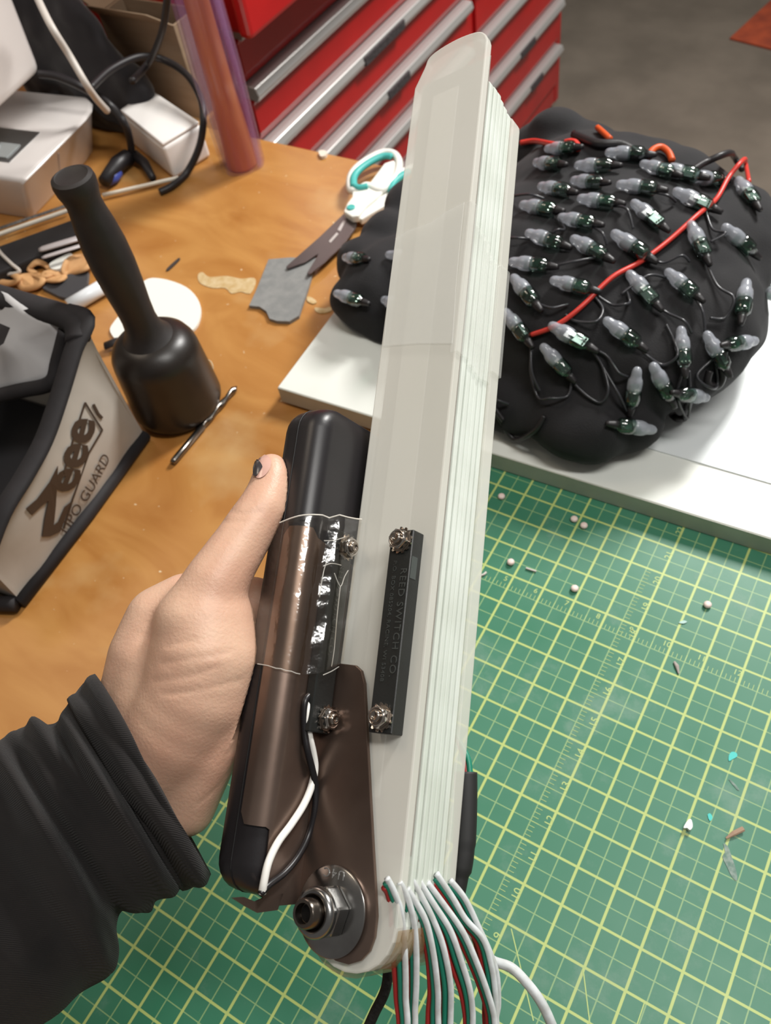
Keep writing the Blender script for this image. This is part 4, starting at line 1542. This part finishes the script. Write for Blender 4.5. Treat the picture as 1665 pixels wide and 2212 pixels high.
# white and black leads running down the bracket
ww_px = ((676, 1512), (668, 1524), (664, 1556), (668, 1590), (676, 1625), (680, 1660), (672, 1700), (655, 1740), (628, 1782), (600, 1820), (580, 1862), (570, 1905), (566, 1930))
dw = [.0012, .0022, .0022, .0020, .0018, .0016, .0016, .0018, .002, .002, .002, .0018, .001]
put('white_lead', tube('white_lead', spline([dev(*on_w(x, y, WALL + d)) for (x, y), d in zip(ww_px, dw)], 6), .00165, 10), pm('lead_white', (236, 234, 228), .35), hb, smooth=True)
bw_px = ((676, 1496), (660, 1512), (657, 1545), (658, 1580), (664, 1620), (674, 1660), (682, 1700), (680, 1750), (668, 1800), (645, 1848), (615, 1885), (580, 1912), (562, 1932))
put('black_lead', tube('black_lead', spline([dev(*on_w(x, y, WALL + .0014 + (.0012 if 3 < i < 8 else 0))) for i, (x, y) in enumerate(bw_px)], 6), .00150, 10), pm('lead_black', (28, 26, 28), .35), hb, smooth=True)

# ------------------------------------------------------------------ hand and sleeve
M_SKIN = pm('skin', (218, 180, 154), .45, col2=(202, 154, 130), scale=26, bump=.22, bscale=700, sub=.2, contrast=(.35, .75))


def hp_(x, y, dz, r):
    return (at_d(x, y, zg(y) + dz), r)


balls = []
# thumb
balls += chain([hp_(587, 1014, -.006, .0082), hp_(587, 1034, -.0065, .0098), hp_(581, 1066, -.0075, .0110), hp_(568, 1099, -.009, .0121), hp_(543, 1136, -.010, .0126),
                hp_(518, 1176, -.011, .0130), hp_(492, 1216, -.012, .0138), hp_(466, 1260, -.012, .0152), hp_(446, 1305, -.010, .0170), hp_(428, 1352, -.008, .0205)], .3)
# ball of the thumb, metacarpals and heel of the hand
balls += chain([hp_(445, 1345, -.006, .0222), hp_(444, 1420, -.003, .0258), hp_(424, 1500, .001, .0262), hp_(380, 1580, .006, .0255), hp_(330, 1640, .012, .0240)], .3)
balls += chain([hp_(492, 1330, -.003, .0120), hp_(510, 1395, -.001, .0132), hp_(502, 1470, .001, .0142), hp_(476, 1550, .003, .0150), hp_(446, 1630, .006, .0145), hp_(422, 1690, .010, .0140), hp_(404, 1745, .014, .0130)], .3)
balls += chain([hp_(400, 1300, .006, .0140), hp_(345, 1340, .009, .0165), hp_(318, 1420, .011, .0185), hp_(298, 1520, .016, .0190), hp_(268, 1600, .018, .0200)], .3)
balls += chain([hp_(345, 1440, .010, .021), hp_(340, 1520, .012, .023), hp_(330, 1590, .014, .023)], .3)
balls += chain([hp_(385, 1680, .020, .0175), hp_(330, 1700, .022, .020), hp_(250, 1760, .026, .022), hp_(150, 1850, .030, .023)], .3)
balls += chain([hp_(320, 1640, .018, .023), hp_(240, 1720, .024, .024), hp_(150, 1800, .028, .024), hp_(60, 1890, .032, .025)], .3)
# palm block against the bank and the four fingers closing round its far side
for i, l in enumerate((.140, .121, .102, .085)):
    k = (1.0, 1.05, 1.0, .88)[i]
    balls += chain([(dev(-.055, -.002, l - .004), .0125 * k), (dev(-.0475, -.022, l), .0105 * k), (dev(-.0435, -.037, l + .001), .0092 * k),
                    (dev(-.034, -.0465, l + .002), .0086 * k), (dev(-.022, -.0462, l + .003), .0081 * k), (dev(-.012, -.0445, l + .003), .0074 * k), (dev(-.0085, -.0440, l + .003), .0068 * k)], .3)
for l in (.07, .09, .11, .13):
    balls += chain([(dev(-.052, .010, l), .016), (dev(-.053, -.006, l), .0145)], .3)
hand = blob('person', balls, .0017, 18)
# push nothing into the bank: keep skin outside its left face
o_hand = None
me = hand
inv = Matrix((WW, WN, WL))
for v in me.vertices:
    q = inv @ (v.co - WO)
    w, n, l = q
    if BW0 - .0002 < w < BW1 and BN0 < n < BN1 and BL0 < l < BL1:
        dists = [(w - (BW0 - .0003), 'w'), (BN1 + .0003 - n, 'n1'), (n - (BN0 - .0003), 'n0')]
        dmin, which = min(dists)
        if which == 'w':
            w = BW0 - .0003
        elif which == 'n1':
            n = BN1 + .0003
        else:
            n = BN0 - .0003
        v.co = dev(w, n, l)
me.update()
# knuckle creases across the thumb joint and palm lines as fine relief
crease_px = [((496, 1102), (528, 1110), (560, 1106)), ((474, 1124), (505, 1126), (530, 1124)), ((350, 1432), (420, 1422), (500, 1408)), ((330, 1470), (400, 1462), (470, 1442)), ((350, 1500), (430, 1490), (520, 1470)), ((360, 1395), (420, 1382)),
             ((556, 1285), (566, 1340), (569, 1400)), ((430, 1735), (470, 1700), (500, 1660))]
bv = BVHTree.FromPolygons([v.co.copy() for v in me.vertices], [tuple(p.vertices) for p in me.polygons])
cps = []
for line in crease_px:
    for p in spline([Vector((x, y, 0)) for x, y in line], 14):
        d = ray(p.x, p.y).normalized()
        hit = bv.ray_cast(C, d)
        if hit[0] is not None:
            cps.append((hit[0], .0014 if line[0][1] < 1200 else .0011))
from mathutils.kdtree import KDTree
kd = KDTree(len(cps))
for i, (p, _) in enumerate(cps):
    kd.insert(p, i)
kd.balance()
nr = [v.normal.copy() for v in me.vertices]
for v, nn in zip(me.vertices, nr):
    p, i, d = kd.find(v.co)
    if d < .004:
        v.co -= nn * .00038 * math.exp(-(d / cps[i][1]) ** 2)
me.update()
hand_o = put('person', me, M_SKIN, loc=at_d(350, 1500, .40), smooth=True)
tag(hand_o, 'bare hand gripping the power bank, thumb up, in a black knit sleeve', 'person')

# thumb nail: a curved plate set on the dorsal-left side of the tip, chipped dark varnish on it
bv = BVHTree.FromPolygons([v.co + hand_o.location for v in me.vertices], [tuple(p.vertices) for p in me.polygons])


def on_skin(x, y, off):
    d = ray(x, y).normalized()
    h = bv.ray_cast(C, d)
    if h[0] is None:
        h = bv.find_nearest(at_d(x, y, zg(y) - .008))
        return h[0] + h[1] * off
    return h[0] + h[1] * off


def skin_patch(name, px, off, thick, mt, parent, sub=3):
    px = [(p.x, p.y) for p in closed_spline([Vector((x, y, 0)) for x, y in px], sub)]
    cx_ = sum(x for x, y in px) / len(px)
    cy_ = sum(y for x, y in px) / len(px)
    rings = []
    for f in (1, .75, .5, .25):
        rings.append([on_skin(cx_ + (x - cx_) * f, cy_ + (y - cy_) * f, off + thick * (1 - f) * .6) for x, y in px])
    k = len(px)
    vs = [v for r in rings for v in r] + [on_skin(cx_, cy_, off + thick * .6)]
    fs = []
    for i in range(3):
        for j in range(k):
            fs.append([i * k + j, i * k + (j + 1) % k, (i + 1) * k + (j + 1) % k, (i + 1) * k + j])
    for j in range(k):
        fs.append([3 * k + j, 3 * k + (j + 1) % k, 4 * k])
    o = put(name, pydata(name, vs, fs), mt, parent, smooth=True)
    return o


nail = skin_patch('thumb_nail', ((557, 988), (568, 983), (580, 987), (586, 998), (582, 1015), (571, 1029), (558, 1034), (551, 1027), (553, 1008)), .0005, .0012, pm('nail_pink', (206, 164, 150), .25, coat=.4), hand_o)
var = skin_patch('nail_varnish', ((554, 995), (561, 996), (566, 1004), (569, 1012), (563, 1021), (557, 1030), (551, 1030), (551, 1013)), .0013, .0009, pm('varnish_dark', (62, 58, 60), .2, coat=.5), nail, 2)
tag(var, 'chipped dark grey nail varnish')

# sleeve: a knitted tube with gathered folds
M_SLEEVE = pm('sleeve_black', (30, 26, 25), .95, col2=(22, 19, 19), scale=60, sheen=.06)
n_, k_ = nodes_of(M_SLEEVE)
tcn = n_.new('ShaderNodeTexCoord')
wv = n_.new('ShaderNodeTexWave')
wv.wave_type = 'BANDS'
wv.inputs['Scale'].default_value = 420
wv.inputs['Distortion'].default_value = 1.5
wv.inputs['Detail'].default_value = 2
mpn = n_.new('ShaderNodeMapping')
mpn.inputs['Rotation'].default_value = (0, 0, 1.1)
k_.new(tcn.outputs['Object'], mpn.inputs[0])
k_.new(mpn.outputs[0], wv.inputs['Vector'])
bpn = n_.new('ShaderNodeBump')
bpn.inputs['Strength'].default_value = .5
bpn.inputs['Distance'].default_value = .0006
k_.new(wv.outputs['Fac'], bpn.inputs['Height'])
k_.new(bpn.outputs[0], n_['Principled BSDF'].inputs['Normal'])

edge = [((207, 1463), (450, 1884), .004), ((188, 1478), (436, 1898), .005), ((165, 1505), (405, 1914), .007), ((140, 1532), (372, 1926), .009), ((122, 1560), (338, 1945), .012),
        ((92, 1566), (322, 1972), .014), ((52, 1570), (268, 1966), .018), ((20, 1586), (252, 2000), .020), ((-10, 1606), (256, 2058), .024), ((-50, 1640), (236, 2108), .028),
        ((-100, 1680), (170, 2148), .034), ((-190, 1760), (70, 2230), .042), ((-330, 1880), (-60, 2340), .052), ((-520, 2040), (-230, 2480), .064)]
stn = []
for (u, l, dz) in edge:
    pu, pl = at_d(*u, zg(u[1]) + dz + .002), at_d(*l, zg(l[1]) + dz + .010)
    stn.append((pu, pl))
SU = spline([a for a, b in stn], 6)
SLo = spline([b for a, b in stn], 6)
KS = 72
vs, fs = [], []
fwd = R[2].to_3d() if hasattr(R[2], 'to_3d') else Vector(R[2])
for i, (a, b) in enumerate(zip(SU, SLo)):
    c = (a + b) / 2
    e1 = (a - b) / 2
    ra = e1.length
    view = (c - C).normalized()
    e2 = (view - e1.normalized() * view.dot(e1.normalized())).normalized()
    rb = ra * .80
    s = i / 6.0
    for j in range(KS):
        th = 2 * math.pi * j / KS
        fold = .0040 * math.sin(s * 2.6 + 1.3 * math.sin(th * 1.0 + .6)) + .0026 * math.sin(s * 4.1 - 2.0 * math.cos(th) + 1.0)
        fold += .0070 * noise.noise(Vector((math.cos(th) * 1.5, math.sin(th) * 1.5, s * .75)))
        fold *= min(1, .25 + s / 3) * abs(math.sin(th)) ** .5
        vs.append(c + e1 * math.cos(th) + e2 * (math.sin(th) * (rb)) + (e1.normalized() * math.cos(th) + e2 * math.sin(th)) * fold)
NR = len(SU)
CUT = 15
for i in range(CUT, NR - 1):
    for j in range(KS):
        fs.append([i * KS + j, i * KS + (j + 1) % KS, (i + 1) * KS + (j + 1) % KS, (i + 1) * KS + j])
me = pydata('sleeve', vs, fs)
o = put('sleeve', me, M_SLEEVE, hand_o, smooth=True)
md = o.modifiers.new('t', 'SOLIDIFY')
md.thickness = .002
fs = []
for i in range(0, CUT):
    for j in range(KS):
        fs.append([i * KS + j, i * KS + (j + 1) % KS, (i + 1) * KS + (j + 1) % KS, (i + 1) * KS + j])
me = pydata('cuff', vs[:(CUT + 1) * KS], fs)
o = put('cuff', me, M_SLEEVE, hand_o, smooth=True)
md = o.modifiers.new('t', 'SOLIDIFY')
md.thickness = .0032
md.offset = 0
tag(o, 'ribbed black knit cuff')

# ------------------------------------------------------------------ black garment covered in light nodes
M_KNIT = pm('garment_black', (29, 28, 30), .9, col2=(20, 19, 22), scale=25, sheen=.04, bump=.3, bscale=900)
gz = BZ + .0016
gb = [(Vector((-.045, .335, gz + .052)), (.135, .150, .070)), (Vector((.010, .300, gz + .045)), (.095, .105, .060)), (Vector((-.060, .400, gz + .055)), (.120, .095, .062)),
      (Vector((-.020, .230, gz + .030)), (.075, .062, .040)), (Vector((.025, .380, gz + .050)), (.070, .090, .055)),
      (Vector((-.225, .262, gz + .020)), (.060, .038, .032)), (Vector((-.215, .312, gz + .022)), (.058, .040, .034)), (Vector((-.17, .35, gz + .03)), (.075, .085, .045)), (Vector((-.15, .28, gz + .03)), (.085, .075, .042)),
      (Vector((-.135, .470, gz + .050)), (.075, .040, .045)), (Vector((-.150, .475, gz + .078)), (.030, .022, .030)), (Vector((-.06, .475, gz + .045)), (.07, .035, .04)),
      (Vector((-.215, .385, gz + .02)), (.045, .05, .034))]
for x, y, z, r in ((900, 450, .026, (.036, .036, .030)), (842, 520, .022, (.036, .030, .030)), (796, 572, .022, (.038, .030, .030)), (790, 655, .016, (.040, .030, .028)), (845, 610, .024, (.05, .06, .036)), (830, 690, .006, (.034, .026, .022)), (1235, 915, .024, (.045, .030, .028)), (1120, 880, .018, (.040, .030, .026)), (1330, 900, .02, (.04, .03, .026))):
    gb.append((at_z(x, y, gz + z), r))
gm = blob('light_garment', gb, .0045, 5)
noise_shift(gm, .0060, 15, 2.2, 2)
for v in gm.vertices:
    v.co.z = max(v.co.z, gz + .0002)
gm.update()
gar = thing('light_garment', (-.04, .33, gz), 'black knitted garment studded with clear bullet lights, heaped on the white board', 'garment')
gv = [v.co.copy() for v in gm.vertices]
gf = [tuple(p.vertices) for p in gm.polygons]
GB = BVHTree.FromPolygons(gv, gf)
put('cloth_body', gm, M_KNIT, gar, smooth=True)


def on_gar(x, y, off=0.0):
    d = ray(x, y).normalized()
    h = GB.ray_cast(C, d)
    if h[0] is None:
        q = at_z(x, y, gz)
        h = GB.find_nearest(q)
        if (h[0] - q).length > .0:
            g = at_z(x, y, gz + .006)
            return g + Vector((0, 0, off)), Vector((0, 0, 1))
    nn = h[1] if h[1].dot(d) < 0 else -h[1]
    return h[0] + nn * off, nn


# one light node: silicone sleeve, frosted dome, green board, cable tail; built along +x
M_DOME = pm('node_dome', (186, 190, 200), .25, clear=.50, coat=.6)
M_SIL = film('node_silicone', .08, .10, (200, 214, 208), .2, 300, .40)
M_PCB = pm('node_board', (20, 84, 60), .35, col2=(10, 36, 30), scale=260, coat=.3)
M_SMD = pm('node_solder', (210, 212, 206), .25, metal=.8)
X = Vector((1, 0, 0))
me_sil = lathe('sleeve', [(.0052, -.0010), (.0062, -.0006), (.0065, .002), (.0066, .006), (.0060, .0105), (.0036, .0130), (.0030, .0150)], Vector((0, 0, 0)), X, 18)
me_dome = lathe('dome', [(.0054, .0005), (.0060, -.003), (.0061, -.007), (.0056, -.0100), (.0046, -.0117), (.0042, -.0140), (.0041, -.0160), (.0034, -.0185), (.0020, -.0202), (0, -.0207)], Vector((0, 0, 0)), X, 18)
me_pcb = prism('board', [Vector((-.006, -.0046, -.001)), Vector((.0105, -.0046, -.001)), Vector((.0105, .0046, -.001)), Vector((-.006, .0046, -.001))], [Vector((-.006, -.0046, .0022)), Vector((.0105, -.0046, .0022)), Vector((.0105, .0046, .0022)), Vector((-.006, .0046, .0022))])
bm = bmesh.new()
for yy in (-.003, 0, .003):
    bmesh.ops.create_icosphere(bm, subdivisions=1, radius=.0009, matrix=Matrix.Translation((.009, yy, .0026)))
bmesh.ops.create_cube(bm, size=1, matrix=Matrix.Translation((-.001, 0, .0028)) @ Matrix.Diagonal((.004, .004, .0016, 1)))
me_smd = bm_mesh('solder', bm)
me_tail = lathe('tail', [(.0036, .0125), (.0032, .016), (.0024, .020), (.0018, .022)], Vector((0, 0, 0)), X, 12)
for me_, mt in ((me_sil, M_SIL), (me_dome, M_DOME), (me_pcb, M_PCB), (me_smd, M_SMD), (me_tail, M_BCAB)):
    me_.materials.append(mt)
    if me_ not in (me_pcb, me_smd):
        for p in me_.polygons:
            p.use_smooth = True


def light_node(a, b):
    """a = picture point of the dome, b = of the tail end"""
    pa, na = on_gar(*a, .0045)
    pb_, nb = on_gar(*b, .0050)
    d = (pb_ - pa)
    nn = (na + nb).normalized()
    if d.length > .05 or d.length < .012:
        d = d.normalized() * .026 if d.length > 1e-6 else Vector((1, 0, 0))
    xax = d.normalized()
    zax = (nn - xax * nn.dot(xax)).normalized()
    yax = zax.cross(xax)
    mw = Matrix((xax, yax, zax)).transposed().to_4x4()
    mw.translation = pa + xax * .016 + zax * .001 - root_of(gar)
    s = random.uniform(.95, 1.06)
    roll = Matrix.Rotation(random.uniform(-.9, .9), 4, 'X')
    n = bpy.data.objects.new('light_node', me_sil)
    COL.objects.link(n)
    n.parent = gar
    n.matrix_local = mw @ roll @ Matrix.Scale(s, 4)
    for nm, me_ in (('dome', me_dome), ('circuit_board', me_pcb), ('solder_joints', me_smd), ('cable_tail', me_tail)):
        c = bpy.data.objects.new(nm, me_)
        COL.objects.link(c)
        c.parent = n
    return pa, pa + xax * .037, zax


NODES = [((1190, 331), (1228, 330)), ((1166, 362), (1208, 368)), ((1252, 370), (1302, 372)), ((1243, 402), (1298, 408)), ((1174, 417), (1222, 427)), ((1258, 442), (1312, 450)),
         ((1342, 412), (1398, 420)), ((1137, 456), (1196, 466)), ((1216, 481), (1275, 492)), ((1146, 515), (1186, 530)), ((1244, 530), (1296, 560)), ((1332, 518), (1385, 555)),
         ((1112, 575), (1170, 582)), ((1368, 452), (1420, 495)), ((1387, 368), (1428, 382)), ((1458, 428), (1520, 458)), ((1492, 395), (1530, 400)), ((1590, 405), (1632, 465)),
         ((1488, 498), (1512, 552)), ((1560, 505), (1615, 555)), ((1357, 604), (1405, 658)), ((1440, 597), (1490, 640)), ((1600, 622), (1594, 668)), ((1652, 640), (1690, 632)),
         ((1311, 698), (1372, 745)), ((1466, 720), (1470, 785)), ((1520, 730), (1540, 765)), ((1616, 735), (1590, 740)), ((1375, 800), (1358, 870)), ((1408, 793), (1442, 852)),
         ((1515, 850), (1488, 846)), ((1398, 925), (1350, 922)), ((1116, 610), (1162, 660)), ((1200, 615), (1278, 634)), ((1098, 680), (1152, 745)), ((1200, 712), (1270, 750)),
         ((1180, 750), (1238, 815)), ((755, 564), (814, 571)), ((738, 638), (795, 655)), ((840, 560), (890, 565)), ((838, 652), (880, 668)), ((900, 480), (950, 490)), ((1040, 430), (1090, 440)),
         ((1320, 340), (1370, 345)), ((1430, 378), (1470, 388))]
for a, b in NODES:
    light_node(a, b)


def gar_wire(px, r=.0013, off=.004, mt=M_BCAB, nm='wire', lift=None):
    pts = []
    for i, (x, y) in enumerate(px):
        p, nn = on_gar(x, y, off + (lift[i] if lift else 0))
        pts.append(p)
    return put(nm, tube(nm, spline(pts, 7), r, 7), mt, gar, smooth=True)


M_GW = pm('node_wire', (58, 58, 62), .3)
loops = [((1152, 755), (1149, 800), (1166, 858), (1196, 870), (1226, 858), (1236, 825)), ((1240, 828), (1270, 858), (1297, 872), (1310, 845), (1300, 790), (1276, 756)),
         ((1150, 745), (1158, 795), (1170, 845)), ((1284, 645), (1300, 672), (1282, 698), (1245, 696), (1222, 682)), ((1288, 642), (1320, 662), (1345, 668), (1358, 655), (1350, 628)),
         ((1375, 748), (1396, 770), (1430, 788), (1455, 772), (1452, 735), (1437, 705)), ((1408, 660), (1440, 680), (1470, 705), (1490, 722)), ((1278, 752), (1310, 770), (1340, 800), (1358, 812)),
         ((1495, 645), (1506, 680), (1518, 720)), ((1516, 556), (1545, 620), (1572, 655), (1562, 688), (1530, 690)), ((1392, 560), (1430, 572), (1465, 568), (1486, 570)), ((1520, 462), (1534, 500), (1552, 520), (1530, 528)),
         ((1200, 470), (1220, 500), (1205, 515), (1190, 512)), ((1280, 495), (1300, 520), (1310, 535)), ((1300, 560), (1240, 580), (1190, 582)), ((1170, 660), (1195, 672), (1230, 660)), ((1325, 452), (1350, 470), (1365, 500)),
         ((1100, 432), (1150, 440), (1176, 436)), ((1070, 858), (1082, 868), (1100, 874)), ((1340, 640), (1390, 612), (1436, 604)), ((1400, 420), (1430, 440), (1455, 442)), ((1080, 520), (1120, 528), (1145, 522)),
         ((1475, 790), (1460, 850), (1478, 880), (1486, 850), (1484, 800)), ((1540, 770), (1500, 810), (1520, 830), (1545, 825), (1540, 780)), ((1300, 790), (1330, 850), (1350, 890))]
for lp in loops:
    L_ = [0] * len(lp)
    mid_ = len(lp) // 2
    L_[mid_] = .006
    gar_wire(lp, .0011, .003, M_GW, 'wire', L_)
# hanging straps below the hem, at the right
for px in (((1455, 862), (1450, 895), (1462, 908), (1478, 905), (1482, 880), (1486, 858)), ((1530, 800), (1525, 825), (1545, 832), (1556, 815), (1556, 788), (1560, 760))):
    gar_wire(px, .0030, .002, M_BCAB, 'strap')
# red power wire across the garment
gar_wire(((1152, 724), (1190, 712), (1225, 694), (1262, 662), (1318, 606), (1380, 570), (1440, 526), (1500, 476), (1540, 442), (1566, 405), (1584, 384), (1604, 380), (1612, 402)), .0021, .0040,
         pm('wire_red_bright', (206, 58, 48), .4), 'red_wire', [0, 0, .001, 0, .001, 0, 0, .001, .001, .006, .012, .010, 0])
gar_wire(((1130, 312), (1160, 308), (1190, 318), (1215, 322)), .0026, .004, MATS['wire_red_bright'], 'red_wire')
gar_wire(((1222, 318), (1240, 316), (1252, 328)), .0034, .004, MATS['wire_red_bright'], 'red_wire')
gar_wire(((1396, 348), (1408, 334), (1425, 330), (1440, 340), (1446, 358)), .0030, .005, pm('wire_orange', (206, 84, 34), .45), 'orange_wire')
gar_wire(((1290, 286), (1302, 296), (1316, 310)), .0028, .004, MATS['wire_orange'], 'orange_wire')
# black flat strap standing off the back edge
gar_wire(((1480, 388), (1510, 372), (1550, 362), (1580, 362), (1600, 378)), .0030, .006, M_BCAB, 'strap', [0, .004, .008, .006, 0])
gar_wire(((1240, 300), (1290, 318), (1340, 322), (1390, 352)), .0040, .004, M_BCAB, 'strap')
gar_wire(((1090, 905), (1070, 880), (1110, 940), (1160, 930), (1180, 900)), .0022, .003, M_BCAB, 'strap')
